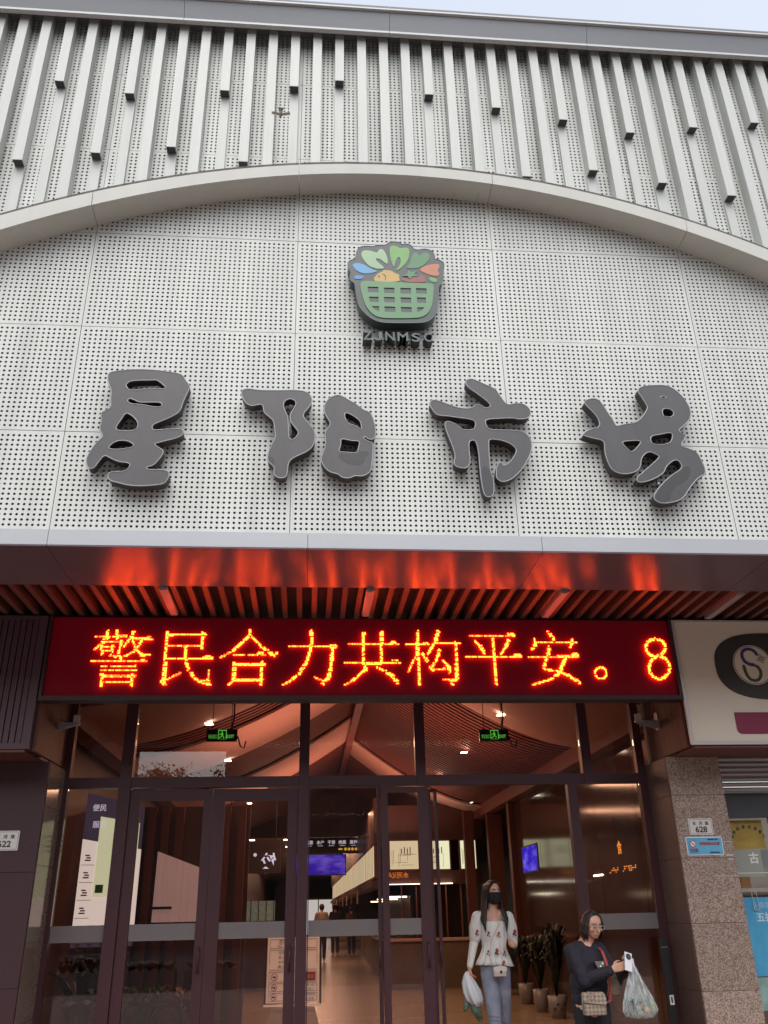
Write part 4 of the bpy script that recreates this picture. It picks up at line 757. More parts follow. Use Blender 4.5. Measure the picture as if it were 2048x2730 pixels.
def frontal_box(x0, x1, y, z0, z1, label):
    t = thing('light_box', label, 'light box', ((x0+x1)/2, y, z0), 'pale backlit boards facing the entrance')
    MB().box(x0, x1, y, y+.004, z0, z1).build('lit_face', lbm, t); MB().box(x0-.03, x1+.03, y+.006, y+.1, z0-.03, z1+.03).build('case', M['ceil_slat'], t)
    c = MB(); w = x1-x0; h = z1-z0; rnd = random.Random(int(x0*100))
    for q in range(10):
        if q % 2: zz_ = z0+h*(.06+.5*rnd.random()); a = x0+w*.5*rnd.random(); c.box(a, a+w*.45, y-.004, y-.001, zz_, zz_+.006)
        else: a = x0+w*(.06+.9*rnd.random()); zz_ = z0+h*.3*rnd.random(); c.box(a, a+.006, y-.004, y-.001, zz_, zz_+h*.5)
    for q in range(4): c.box(x0+w*(.4+.1*q), x0+w*(.4+.1*q)+.02, y-.004, y-.001, z0+h*.55, z0+h*(.72+.06*(q % 2)))
    c.build('line_drawing', mat('dark line print', (.03, .04, .02), .6), t)
frontal_box(1.84, 2.47, 20.25, 2.26, 2.84, 'pale backlit board with a map drawing over the stalls, left of the doorway edge')
frontal_box(2.56, 3.17, 20.25, 2.25, 2.83, 'pale blank looking backlit board right of the map board')
frontal_box(3.42, 3.76, 20.25, 2.25, 2.83, 'narrow pale backlit board with vertical writing above the masked person')
text('水河沁味', 1.98, 20.22, 2.14, .13, emis('orange glow', (1, .30, .05), .5), hall, name='stall_lettering', mirror=True)
MB().box(1.7, 3.9, 20.28, 20.36, 1.95, 2.22).build('stall_header', M['hall_dark'], hall)
MB().box(1.78, 3.2, 20.2, 20.26, 1.95, 1.962).build('strip_light', emis('strip light', (1, .9, .7), 2.5), hall)
for k in range(7):
    x = 1.75+.33*k; MB().box(x, x+.02, 20.4, 20.5, 0, 1.95).build('stall_post', M['ceil_slat'], hall)
ct = thing('stall_counter', 'long stall counter of tan boards on the right of the hall', 'counter', (2.9, 20, 0))
MB().box(1.72, 3.9, 19.4, 20.1, 0, .86).build('counter_front', mat('tan board', (.14, .095, .065), .5, 0, noise=(4, .2)), ct); MB().box(1.68, 3.93, 19.36, 20.14, .861, .90).build('counter_top', M['ceil'], ct)
for k in range(8):
    tg = thing('hanging_tag', 'dark price tag strip hanging over the right aisle stalls', 'tag', (1.2, 24+k*3.2, 1.7), 'price tags hanging over the aisle')
    MB().box(1.30, 1.34, 24+k*3.2, 24.02+k*3.2, 1.62, 1.92).build('card', mat('tag card', (.3, .2, .15), .5), tg)
# stalls along the aisle
def stall(x0, x1, y0, y1, seed, cols, label):
    t = thing('market_stall', label, 'market stall', ((x0+x1)/2, y0, 0), 'stalls along the hall aisle'); rn = random.Random(seed)
    MB().box(x0, x1, y0, y1, 0, .80).build('counter', mat('stall counter', (.12, .075, .055), .45, 0, noise=(3, .2)), t)
    MB().box(x0-.02, x1+.02, y0-.02, y1+.02, .801, .83).build('counter_top', M['steel'], t)
    for k, c in enumerate(cols):
        b = MB(); n = 0
        for i in range(60):
            x = rn.uniform(x0+.06, x1-.06); y = y0+(y1-y0)*(k+rn.random())/len(cols); b.ell((x, y, .86+.12*(x-x0)/(x1-x0)+rn.uniform(0, .05)), (.05, .05, .04), None, 7, 5)
        stuff(b.build('produce', mat('produce', c, .5), t, True))
    MB().box(x0 if x0 < 0 else x1-.05, x0+.05 if x0 < 0 else x1, y0, y1, .84, 1.75).build('back_board', M['hall_dark'], t)
    MB().box(x0+.1, x1-.1, y0+.2, y0+.26, 1.72, 1.75).build('stall_lamp', emis('stall lamp', (1, .86, .6), 3), t)
V_ = [(.05, .16, .03), (.30, .05, .03), (.35, .2, .04), (.4, .36, .3), (.1, .2, .05)]
stall(1.75, 2.5, 22, 25, 1, [V_[0], V_[3], V_[1]], 'first stall of greens and pale goods on the right of the aisle')
stall(1.9, 2.7, 26, 30, 2, [V_[2], V_[0], V_[3]], 'second stall with orange goods on the right of the aisle')
stall(2.1, 2.9, 31.5, 36, 3, [V_[3], V_[1], V_[4]], 'third stall on the right of the aisle, beside the shoppers')
stall(-2.5, -1.5, 20.5, 24, 4, [V_[3], V_[0], V_[2]], 'near stall of pale goods and greens on the left of the aisle')
stall(-2.5, -1.4, 26, 31, 5, [V_[4], V_[1], V_[0]], 'further stall with red goods on the left of the aisle')
gc = thing('glass_case', 'greenish lit glass display case behind the second glass door', 'display case', (-1.0, 20, 1.2))
MB().box(-1.30, -.65, 20.0, 20.3, 1.30, 1.68).build('case_back', mat('green case', (.10, .16, .13), .4, 0, noise=(14, .7), col2=(.32, .40, .36), emit=((.2, .32, .26), .12)), gc)
for k in range(5): MB().box(-1.31+.16*k, -1.295+.16*k, 19.97, 19.995, 1.27, 1.71).build('case_mullion', M['frame'], gc)
MB().box(-1.5, -.5, 19.95, 20.4, .0, 1.265).build('case_base', M['hall_dark'], gc)
# direction sign and screen
ds = thing('direction_sign', 'dark hanging direction sign with white words for vegetables, fish and meat', 'sign', (.45, 27.4, 3.1))
DSX = 27.4/24
MB().box(-.53, 1.63, 27.4, 27.5, 3.02, 3.46).build('sign_body', M['black'], ds)
gw = emis('lit white lettering', (.75, .8, 1), .42); gy = emis('lit yellow icon', (1, .62, .08), .33)
for k, wd in enumerate(('蔬菜', '水产', '干货', '肉类', '其他')):
    text(wd, .08+.33*k, 27.39, 3.335, .115, gw, ds, bold=.002); MB().box(.0+.33*k, .16+.33*k, 27.392, 27.396, 3.235, 3.245).build('subtitle', gw, ds)
for k in range(4): flat_shape('round_icon', [(1.16+.105*k+.042*math.cos(q*.5236), 3.14+.042*math.sin(q*.5236)) for q in range(12)], 27.395, gy, ds, 0, .004)
MB().box(.95, 1.07, 27.392, 27.396, 3.12, 3.165).build('number_strip', gy, ds)
for x in (-.3, 1.3): MB().box(x-.01, x+.01, 27.44, 27.46, 3.461, 3.78).build('hanger', M['black'], ds)
tv = thing('hall_screen', 'glowing blue violet screen hanging under the direction sign', 'screen', (.45, 27.6, 2.4))
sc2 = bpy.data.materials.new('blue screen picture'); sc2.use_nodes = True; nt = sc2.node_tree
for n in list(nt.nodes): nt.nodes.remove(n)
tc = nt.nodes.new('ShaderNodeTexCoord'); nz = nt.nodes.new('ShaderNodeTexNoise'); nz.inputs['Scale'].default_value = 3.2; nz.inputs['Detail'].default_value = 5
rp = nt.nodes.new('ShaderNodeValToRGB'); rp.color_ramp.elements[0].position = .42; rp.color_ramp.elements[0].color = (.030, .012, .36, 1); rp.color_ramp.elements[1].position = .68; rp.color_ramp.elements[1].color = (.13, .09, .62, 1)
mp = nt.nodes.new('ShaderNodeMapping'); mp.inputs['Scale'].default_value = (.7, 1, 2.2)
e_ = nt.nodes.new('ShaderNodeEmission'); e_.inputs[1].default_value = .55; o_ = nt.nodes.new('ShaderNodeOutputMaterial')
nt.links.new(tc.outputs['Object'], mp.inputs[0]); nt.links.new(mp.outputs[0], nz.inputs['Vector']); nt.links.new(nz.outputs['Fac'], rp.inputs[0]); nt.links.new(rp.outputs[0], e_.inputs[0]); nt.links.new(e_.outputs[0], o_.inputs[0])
MB().box(-.30, 1.16, 27.6, 27.606, 2.46, 3.0).build('screen_picture', sc2, tv); MB().box(-.33, 1.19, 27.608, 27.7, 2.43, 3.018).build('screen_case', M['black'], tv)
for x in (0, .9): MB().box(x-.01, x+.01, 27.64, 27.66, 3.019, 3.78).build('hanger', M['black'], tv)
# dumpling sign reflection, built as a solid mirrored board
dm = thing('reflected_sign', 'dark hanging sign with a glowing mirrored character 饺, a reflection built as a board', 'sign', (-1.05, 18, 2.1))
MB().box(-1.62, -.50, 18.0, 18.12, 2.14, 2.73).build('sign_body', mat('dark brown board', (.03, .018, .015), .4), dm)
text('饺', -.73, 17.99, 2.36, .30, emis('lit pale lettering', (.75, .78, 1), .5), dm, bold=.006, mirror=True)
flat_shape('dot', [(-.99+.033*math.cos(q*.5236), 2.47+.033*math.sin(q*.5236)) for q in range(12)], 17.99, gw, dm, 0, .004)
text('美食', -1.25, 17.99, 2.62, .07, mat('dim lettering', (.2, .17, .16), .5), dm, mirror=True)
for x in (-1.5, -.6): MB().box(x-.008, x+.008, 18.05, 18.07, 2.731, 3.5).build('hanger', M['black'], dm)
# exit signs
gg = emis('green exit glow', (.16, .95, .12), .30); ggd = mat('exit sign case', (.02, .03, .02), .4)
def exit_sign(x, z, label):
    t = thing('exit_sign', label, 'exit sign', (x, 9.9, z), 'green exit signs hanging behind the transom')
    MB().box(x-.17, x+.17, 9.9, 9.94, z-.065, z+.065).build('case', ggd, t)
    text('EXIT', x+.095, 9.895, z-.014, .05, gg, t, width=.085, bold=.001); text('安全出口', x-.10, 9.895, z-.014, .05, gg, t, width=.095)
    b = MB(); ring(b, x-.042, x+.052, z-.045, z+.058, 9.893, 9.897, .007, .007, .010, .002); b.build('door_outline', gg, t)
    f = MB(); f.box(x-.005, x+.008, 9.892, 9.896, z+.028, z+.041); f.tube([(x-.002, 9.894, z+.024), (x+.004, 9.894, z-.004)], .008, 5); f.tube([(x-.028, 9.894, z+.002), (x-.01, 9.894, z+.018), (x+.02, 9.894, z+.012)], .0045, 5); f.tube([(x+.002, 9.894, z-.004), (x+.022, 9.894, z-.016), (x+.018, 9.894, z-.036)], .005, 5); f.tube([(x+.002, 9.894, z-.004), (x-.012, 9.894, z-.02), (x-.03, 9.894, z-.03)], .005, 5); f.build('running_figure', gg, t)
    h = MB()
    for q in (-.11, .10): h.tube([(x+q, 9.92, z+.065), (x+q, 9.92, z+.42)], .004, 5)
    h.build('hanger', M['black'], t)
    c = MB(); c.tube([(x+.12, 9.93, z+.4), (x+.125, 9.93, z+.2), (x+.10, 9.93, z+.065)], .010, 6); c.tube([(x+.17, 9.93, z), (x+.21, 9.93, z-.12), (x+.25, 9.93, z-.14), (x+.27, 9.93, z-.06)], .009, 6); c.build('cable', M['black'], t, True)
exit_sign(-.97, 3.257, 'green EXIT sign behind the transom, left of the ridge beam')
exit_sign(2.137, 3.243, 'green EXIT sign behind the transom, right of the ridge beam')
# information board on the left
kk = thing('information_board', 'tall white and navy information board behind the left side pane', 'information board', (-2.1, 10, 0))
def tilt(o): pass
navy = mat('navy board', (.05, .045, .075), .4, emit=((.05, .045, .08), .3)); pw = mat('glowing white board', (.62, .62, .56), .5, emit=((.85, .85, .80), .38)); pg = mat('pale green screen', (.5, .6, .42), .4, emit=((.72, .88, .58), .36))  # emission put into the board colours to brighten them behind the glass
KA = R(-18)
def kp(u, z, d=0): return (-2.385+u*math.cos(KA)+d*math.sin(KA)*-1, 10.0-u*math.sin(KA)*1.0-d*math.cos(KA), z)
def kq(name, u0, u1, z0, z1, d, m, dz=0):
    b = MB(); b.loft([[kp(u0, z0, d), kp(u1, z0, d), kp(u1, z0, d-.01), kp(u0, z0, d-.01)], [kp(u0, z1, d), kp(u1, z1-dz, d), kp(u1, z1-dz, d-.01), kp(u0, z1, d-.01)]]); return b.build(name, m, kk)
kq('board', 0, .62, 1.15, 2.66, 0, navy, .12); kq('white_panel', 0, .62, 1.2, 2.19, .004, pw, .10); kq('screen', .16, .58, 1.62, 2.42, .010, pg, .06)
prn = mat('brown label print', (.16, .12, .08), .6)
for r_ in range(6):
    kq('divider', .01, .60 if r_ > 3 else .15, 1.93-.17*r_, 1.935-.17*r_, .006, mat('pale line', (.3, .3, .3), .6))
    for q in range(3 if r_ > 3 else 1): [kq('label_print', .045+.12*q+.012*(w_ % 2), .105+.12*q-.014*(w_ == 2), 1.972-.17*r_+.024*w_, 1.986-.17*r_+.024*w_, .007, prn) for w_ in range(3)]
for q in range(2): text(('便民', '服务')[q], -2.23+.02*q, 9.93, 2.50-.17*q, .075, gw, kk)
for q in range(4): kq('text_line', .31, .44-.03*(q % 2), 2.22-.05*q, 2.24-.05*q, .014, mat('green print', (.1, .2, .08), .6))
kq('green_print', .18, .26, 1.66, 1.74, .014, mat('bright green print', (.05, .4, .06), .5))
wp = thing('white_panel', 'white streaky panel with a slanting top behind the left door', 'panel', (-1.56, 11.5, 1.4))
flat_shape('panel', [(-1.83, 1.36), (-1.30, 1.36), (-1.30, 1.958), (-1.82, 2.15)], 11.5, mat('streaky glowing sheet', (.42, .33, .32), .6, 0, noise=(7, .5), col2=(.62, .52, .50), stretch=(6, 1, .25), emit=((.55, .40, .38), .17)), wp, 0, .01)  # emission brightens the sheet, it is no lamp
MB().box(-1.83, -1.60, 11.47, 11.49, 1.50, 1.53).build('dark_rail', M['black'], wp)
# easel sign
es = thing('easel_sign', 'white standing notice board with no smoking and no dogs pictograms', 'standing sign', (-.17, 13, 0))
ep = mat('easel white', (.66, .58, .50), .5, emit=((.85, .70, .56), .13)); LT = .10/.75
def ey(z): return 13.0+(z-.36)*.12
def ebox(name, x0, x1, z0, z1, d, m, par=es):
    b = MB(); b.loft([[(x0, ey(z0)-d, z0), (x1, ey(z0)-d, z0), (x1, ey(z0)-d+.006, z0), (x0, ey(z0)-d+.006, z0)], [(x0, ey(z1)-d, z1), (x1, ey(z1)-d, z1), (x1, ey(z1)-d+.006, z1), (x0, ey(z1)-d+.006, z1)]]); return b.build(name, m, par)
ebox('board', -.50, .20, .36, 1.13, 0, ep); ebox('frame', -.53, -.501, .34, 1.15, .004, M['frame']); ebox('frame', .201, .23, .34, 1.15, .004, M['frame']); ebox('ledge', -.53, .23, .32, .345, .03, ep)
b = MB(); b.loft([[(-.52, 12.85, 0), (.24, 12.85, 0), (.24, 12.87, 0), (-.52, 12.87, 0)], [(-.42, 13.0, .31), (.14, 13.0, .31), (.14, 13.02, .31), (-.42, 13.02, .31)]]); b.build('base', mat('grey easel base', (.30, .27, .25), .5), es)
lin = mat('thin print line', (.12, .10, .08), .6)
for z0, z1 in ((1.0, 1.11), (.74, .98), (.60, .72), (.49, .585), (.38, .475)):
    b = MB()
    for (xa, xb, za, zb_) in ((-.47, .17, z0, z0+.005), (-.47, .17, z1-.005, z1), (-.47, -.465, z0, z1), (.165, .17, z0, z1)): b.box(xa, xb, ey((za+zb_)/2)-.006, ey((za+zb_)/2)-.003, za, zb_)
    b.build('panel_outline', lin, es)
text('市场', -.30, ey(1.08)-.006, 1.085, .05, M['ink'], es); text('上午：', -.33, ey(1.04)-.006, 1.05, .035, M['ink'], es); text('下午：', -.33, ey(1.01)-.006, 1.015, .032, M['ink'], es)
for q, s_ in enumerate(('市场', '早上', '中午', '晚上')): text(s_, -.31, ey(.95-.05*q)-.006, .945-.055*q, .042, M['ink'], es)
for q, zc in enumerate((.66, .537, .428)):
    rr_ = .042 if q == 0 else .036
    rg = curve_mesh([[(-.40+rr_*math.cos(k*.3142), zc+rr_*math.sin(k*.3142)) for k in range(20)]], 'roundel', bevel=.004, fill=False); rg.transform(Matrix.Translation((0, ey(zc)-.006, 0))); rg.materials.clear(); rg.materials.append(M['red']); link('roundel', rg, es)
    ribbon([(-.40-rr_*.7, zc+rr_*.7), (-.40+rr_*.7, zc-rr_*.7)], .006, ey(zc)-.006, 'roundel_bar', M['red'], es); MB().box(-.42, -.38, ey(zc)-.007, ey(zc)-.005, zc-.01, zc+.008).build('pictogram', M['ink'], es)
ebox('red_label', -.0, .15, .61, .71, .004, M['red']); text('温馨', .08, ey(.66)-.009, .66, .05, M['white'], es)
for q, s_ in enumerate(('文明一点', '谦让他人', '请勿带宠物', '小心地滑')): text(s_, .06, ey(.56-.05*q)-.007, (.56, .515, .452, .405)[q], .034, M['ink'], es)

# lit things on the polished right wall; screen and lettering are reflections built solid
ws = thing('screen_reflection', 'blue violet screen reflection built as a glowing panel on the polished wall', 'screen', (3.95, 16, 2.2))
MB().box(3.944, 3.95, 15.55, 16.6, 2.02, 2.42).build('screen_picture', sc2, ws); MB().box(3.951, 3.9595, 15.5, 16.65, 1.99, 2.45).build('screen_case', M['black'], ws)  # reflection of the hall screen, added as an emitting panel
am = emis('amber reflected lettering', (1, .38, .07), .55)
al = thing('amber_reflection', 'thin strip of small amber reflected lettering on the polished wall behind the right pane, a reflection built glowing', 'reflected lettering', (3.95, 11.3, 1.85))
rn = random.Random(5); b = MB(); y = 11.85
while y > 10.85:
    for q in range(3):
        if rn.random() < .75: b.box(3.9555, 3.9595, y-.05, y-.05+rn.uniform(.02, .05), 1.815+.024*q, 1.828+.024*q)
    y -= .075 if rn.random() < .85 else .2
b.build('lettering_strip', am, al)  # reflected sign added as emitting bars on the wall
text('食', 0, 0, 0, .17, am, None, name='reflected_character', rotz=-math.pi/2, bold=.001)
lc = bpy.data.objects[[o.name for o in bpy.data.objects if o.name.startswith('reflected_character')][-1]]; lc.data.transform(Matrix.Translation((3.955, 11.35, 2.10))); lc.parent = al; lc.matrix_parent_inverse = Matrix.Translation(-WORLD[al.name])
av = thing('amber_reflection', 'short vertical column of amber reflected characters, built glowing, beside the granite pillar', 'reflected lettering', (3.95, 10.4, 1.5))
b = MB()
for q in range(7):
    for e in range(2):
        if rn.random() < .85: b.box(3.9555, 3.9595, 10.36+.03*e, 10.40+.05*e, 1.44+.042*q+.016*e, 1.455+.042*q+.016*e)
b.build('lettering_column', am, av)  # reflected column of amber writing, added as emitting bars
MB().box(3.944, 3.9595, 12.15, 12.5, 1.80, 1.82).build('wall_light', emis('small wall light', (1, .95, .85), 4), hall)

# ---------------------------------------------------------------- pots and plants
potm = mat('glazed grey pot', (.24, .21, .21), .35)
leafm = mat('dark green leaf', (.010, .014, .007), .45, 0, noise=(5, .4))
leaf2 = mat('mid green leaf', (.035, .075, .02), .45, 0, noise=(5, .4)); leaf3 = mat('red brown leaf', (.10, .03, .02), .5)
def leafy(b, c, n, h, spread, wid, seed, droop=.5):
    rn = random.Random(seed)
    for k in range(n):
        a = rn.uniform(0, 2*math.pi); s = rn.uniform(.3, 1)*spread; hh = h*rn.uniform(.5, 1); w = wid*rn.uniform(.6, 1.2)
        pts = []
        for q in range(6):
            u = q/5; pts.append(Vector((c[0]+math.cos(a)*s*u**1.2, c[1]+math.sin(a)*s*u**1.2, c[2]+hh*(u-droop*u**3))))
        side = Vector((-math.sin(a), math.cos(a), 0))
        vs = []
        for q, p in enumerate(pts): ww = w*math.sin(math.pi*min(.97, .12+.86*q/5)); vs += [p-side*ww, p+Vector((0, 0, ww*.25)), p+side*ww]
        fs = []
        for q in range(5):
            for e in (0, 1): fs.append((q*3+e, q*3+e+1, q*3+e+4, q*3+e+3))
        b.add(vs, fs)
    return b
def potted(x, y, r, h, ph, label, seed, lm_, n=70, wid=.035, print_=False, spread=None, dark=potm):
    t = thing('potted_plant', label, 'plant', (x, y, 0), 'potted plants inside the entrance')
    b = MB(); prof = [(r*.72, 0), (r*.9, h*.5), (r, h), (r*.93, h), (r*.88, h-.03)]
    b.loft([[(x+q*math.cos(k*math.pi/10), y+q*math.sin(k*math.pi/10), z) for k in range(20)] for q, z in prof]); b.build('pot', dark, t, True)
    if print_:
        for k in range(4): f = MB(); f.ell((x+r*.9*math.sin(-.6+.4*k), y-r*.9*math.cos(-.6+.4*k), h*(.45+.2*(k % 2))), (.022, .01, .022)); f.build('pot_print', mat('dark pot print', (.05, .05, .09), .4), t, True)
    lf = MB(); leafy(lf, (x, y, h-.02), n, ph, spread or r*2.1, wid, seed); lf.tube([(x, y, h-.05), (x+.01, y, h+ph*.5)], .012, 6); stuff(lf.build('foliage', lm_, t))
potted(3.66, 15.9, .13, .30, 1.35, 'grey pot with a dark bushy plant, second from the doorway among the pots', 1, leafm)
potted(3.58, 14.6, .12, .31, 1.4, 'slim grey pot with dark foliage squeezed behind the printed pot', 2, leafm)
potted(3.60, 13.75, .135, .29, 1.75, 'grey pot with small dark prints under a tall dark plant', 3, leafm, 90, .04, True)
potted(3.66, 17.6, .13, .31, .8, 'brownish pot at the far end of the row of pots', 4, leafm, dark=mat('brown pot', (.16, .10, .08), .5))
potted(-2.2, 10.0, .16, .40, 1.15, 'large leaved dark plant in a pot behind the left side pane', 5, leafm, 26, .07, False, .62)
potted(-1.75, 11.0, .14, .30, .85, 'bushy green plant with reddish leaves behind the first glass door', 6, leaf2, 80, .03, False, .38)
potted(-1.3, 11.1, .14, .28, .80, 'red leaved plant behind the first glass door', 7, leaf3, 80, .03, False, .36)

# ================================================================ PEOPLE
def frame(face, pit):
    """3x3 with columns right, forward(-face), up for a head that faces `face` and nods by pit"""
    f = Vector((face[0], face[1], 0)).normalized(); f = Vector((f.x*math.cos(pit), f.y*math.cos(pit), -math.sin(pit)))
    r_ = f.cross(Vector((0, 0, 1))).normalized(); u_ = r_.cross(f)
    return Matrix((r_, f, u_)).transposed()
def head(b, c, Mx, s=1.0, wide=1.0):
    c = Vector(c); P_ = lambda x, y, z: c+Mx @ Vector((x*s*wide, y*s, z*s))
    b.ell(P_(0, -.012, .025), (.072*s*wide, .088*s, .085*s), Mx, 18, 12)
    b.ell(P_(0, .012, -.035), (.060*s*wide, .068*s, .072*s), Mx, 18, 12)
    b.ell(P_(0, .045, -.078), (.030*s*wide, .026*s, .024*s), Mx)
    b.limb([P_(0, .078, .012), P_(0, .094, -.022)], [.008*s, .013*s])
    b.ell(P_(0, .071, -.052), (.024*s, .012*s, .007*s), Mx); b.ell(P_(0, .070, -.062), (.020*s, .012*s, .007*s), Mx)
    for q in (-1, 1):
        b.ell(P_(q*.073, -.01, -.015), (.010*s, .018*s, .030*s), Mx); b.ell(P_(q*.045, .05, -.02), (.022*s, .022*s, .020*s), Mx)
    return P_
def face_bits(P_, Mx, par, s=1.0, lips=True, glasses=False):
    wm = mat('eye white', (.55, .5, .46), .3); br = M['hair']
    for q in (-1, 1):
        b = MB(); b.ell(P_(q*.031, .073, .012), (.013*s, .006*s, .006*s), Mx); b.build('eye', wm, par, True)
        b = MB(); b.ell(P_(q*.031, .079, .012), (.0055*s, .003*s, .0055*s), Mx); b.build('iris', br, par, True)
        b = MB(); b.limb([P_(q*.014, .081, .034), P_(q*.033, .079, .039), P_(q*.050, .066, .033)], [.003*s]*3, 6); b.build('eyebrow', br, par, True)
    if lips:
        b = MB(); b.ell(P_(0, .0795, -.056), (.019*s, .004*s, .005*s), Mx); b.build('lips', mat('lips', (.40, .15, .12), .5), par, True)
    if glasses:
        g = MB()
        for q in (-1, 1):
            g.tube([P_(q*.034+.024*math.cos(k*.5236), .094, .008+.019*math.sin(k*.5236)) for k in range(13)], .0022*s, 5)
            g.tube([P_(q*.058, .092, .014), P_(q*.078, .0, .012)], .0022*s, 5)
        g.tube([P_(-.010, .096, .012), P_(.010, .096, .012)], .002*s, 5)
        g.build('glasses', M['steel'], par, True)
def hand(b, w, d, n, s, curl=.6, sc=1.0, thumb=.6):
    """palm and five fingers: wrist w, hand direction d, palm normal n, thumb side s"""
    w = Vector(w); d = Vector(d).normalized(); s = (Vector(s)-d*Vector(s).dot(d)).normalized(); n = s.cross(d) if Vector(n).dot(s.cross(d)) > 0 else d.cross(s)
    for o_, L_, l_ in ((.028, .082, 1.0), (.010, .087, 1.1), (-.009, .084, 1.02), (-.027, .076, .82)):
        k = w+d*L_*sc+s*o_*sc
        b.limb([w+s*o_*.55*sc, k], [.013*sc, .0105*sc], 8)
        p = k; a = curl*.55; pts = [k]; rs = [.0098*sc]
        for sl, rr in ((.040, .0088), (.025, .0080), (.020, .0068)):
            p = p+(d*math.cos(a)+n*math.sin(a))*sl*l_*sc; pts.append(p); rs.append(rr*sc); a += curl*.9
        b.limb(pts, rs, 8)
    t0 = w+d*.022*sc+s*.020*sc; t1 = t0+(d*.6+s*.65+n*.35).normalized()*.036*sc; t2 = t1+(d*.75+s*(.45-thumb*.5)+n*(.2+thumb*.5)).normalized()*.030*sc; t3 = t2+(d*.8+s*(.1-thumb*.5)+n*(.2+thumb*.5)).normalized()*.024*sc
    b.limb([t0, t1, t2, t3], [.014*sc, .0115*sc, .0098*sc, .0078*sc], 8)

# ---- woman with a black mask walking out
gx, gy_ = 1.85, 9.27
girl = thing('person', 'person in white floral blouse, pale jeans and black mask walking through the doorway', 'person', (gx, gy_, 0))
Mg = frame((.26, -1), R(2)); hc = (1.872, gy_-.02, 1.568)
b = MB(); P_ = head(b, hc, Mg, .96)
b.limb([(1.868, gy_+.015, 1.52), (1.862, gy_+.02, 1.43), (1.858, gy_+.03, 1.36)], [.050, .050, .07])
b.ell((1.858, gy_+.02, 1.27), (.125, .085, .14)); b.ell((1.852, gy_+.02, 1.08), (.098, .075, .14)); b.ell((1.845, gy_+.02, .93), (.135, .095, .11))
shL, shR = (1.725, gy_+.02, 1.365), (1.990, gy_+.02, 1.355)
elL, wrL = (1.655, gy_+.03, 1.13), (1.588, gy_-.03, .915)
elR, wrR = (2.055, gy_+.05, 1.13), (2.015, gy_-.15, 1.10)
b.limb([(1.80, gy_+.02, 1.37), shL, elL, wrL], [.05, .046, .036, .025]); b.limb([(1.92, gy_+.02, 1.37), shR, elR, wrR], [.05, .046, .036, .025])
hand(b, wrL, (-.35, -.15, -1), (1, .1, -.2), (.1, -1, 0), 1.5, .92); hand(b, wrR, (-.2, -.75, .25), (-.6, .1, -.6), (-.35, 0, .8), 1.7, .92)
hipL, hipR = (1.785, gy_+.02, .87), (1.910, gy_+.02, .87); knL, knR = (1.788, gy_-.12, .475), (1.915, gy_+.06, .475); anL, anR = (1.785, gy_-.16, .08), (1.925, gy_+.24, .12)
b.limb([hipL, knL, anL], [.085, .055, .036]); b.limb([hipR, knR, anR], [.085, .055, .036])
b.limb([(1.785, gy_-.15, .06), (1.782, gy_-.28, .035)], [.035, .028]); b.limb([(1.925, gy_+.23, .10), (1.925, gy_+.14, .03)], [.035, .028])
remeshed(b, 'body', M['skin'], girl, .0065, 3)
face_bits(P_, Mg, girl, .96, lips=False)
# mask over nose and chin
b = MB(); rows = []
for z, rx, ry in ((.010, .074, .104), (-.006, .079, .112), (-.022, .080, .118), (-.040, .078, .114), (-.056, .073, .108), (-.072, .066, .102), (-.086, .055, .095), (-.100, .040, .080), (-.108, .026, .055)):
    rows.append([P_(rx*math.sin(th), ry*math.cos(th)**1.15, z) for th in [R(-86+10.75*k) for k in range(17)]])
for i in range(8):
    for k in range(16): b.add([rows[i][k], rows[i][k+1], rows[i+1][k+1], rows[i+1][k]], [(0, 1, 2, 3)])
for q in (-1, 1): b.tube([P_(q*.072, .02, -.005), P_(q*.082, -.02, .01)], .002, 5)
mk = b.build('face_mask', mat('black mask', (.010, .009, .011), .8), girl, True)
md = mk.modifiers.new('thick', 'SOLIDIFY'); md.thickness = .003
# hair
b = MB(); b.ell(P_(0, -.030, .035), (.083, .088, .088), Mg, 18, 12)
for q in (-1, 1):
    for e in range(5):
        o_ = .010*e
        b.limb([P_(q*(.045+.006*e), .045-o_*1.5, .092-.006*e), P_(q*(.075), .020-o_*2, .035), P_(q*.083, -.005-o_*2, -.06), (1.862-q*(.090+.005*e), gy_-.050+o_*1.4, 1.40), (1.860-q*(.110+.004*e), gy_-.092+o_*1.2, 1.29+.012*e), (1.860-q*(.104+.005*e), gy_-.098+o_, 1.215+.02*e)], [.014, .016, .018, .020, .017, .006], 7)
for e in range(7): b.limb([P_(-.05+.017*e, -.09, .06), P_(-.07+.023*e, -.10, -.08), (1.80+.022*e, gy_+.12, 1.30)], [.03, .032, .02], 7)
remeshed(b, 'hair', M['hair'], girl, .008, 2)
# blouse: smocked bodice, pleated peplum, puffed sleeves
blouse = mat('white blouse cloth', (.70, .68, .64), .8, 0, bump=(26, .7), stretch=(1.6, 1.6, .5), dist=.018)
b = MB(); rings = []; NN = 64
for z, rx, ry, pl, cx_ in ((1.315, .128, .092, 0, 1.858), (1.27, .137, .098, .0, 1.857), (1.20, .134, .096, .001, 1.856), (1.13, .118, .090, .002, 1.854), (1.085, .113, .088, .003, 1.852), (1.05, .120, .094, .007, 1.850), (1.0, .140, .108, .011, 1.848), (.955, .160, .120, .014, 1.846), (.922, .172, .128, .016, 1.845)):
    rings.append([(cx_+(rx+pl*math.cos(14*t))*math.cos(t), gy_+.02+(ry+pl*math.cos(14*t))*math.sin(t), z-(.012*math.cos(t-.6) if z < .96 else 0)) for t in [2*math.pi*k/NN for k in range(NN)]])
b.loft(rings, False); bo = b.build('blouse', blouse, girl, True); md = bo.modifiers.new('thick', 'SOLIDIFY'); md.thickness = .004
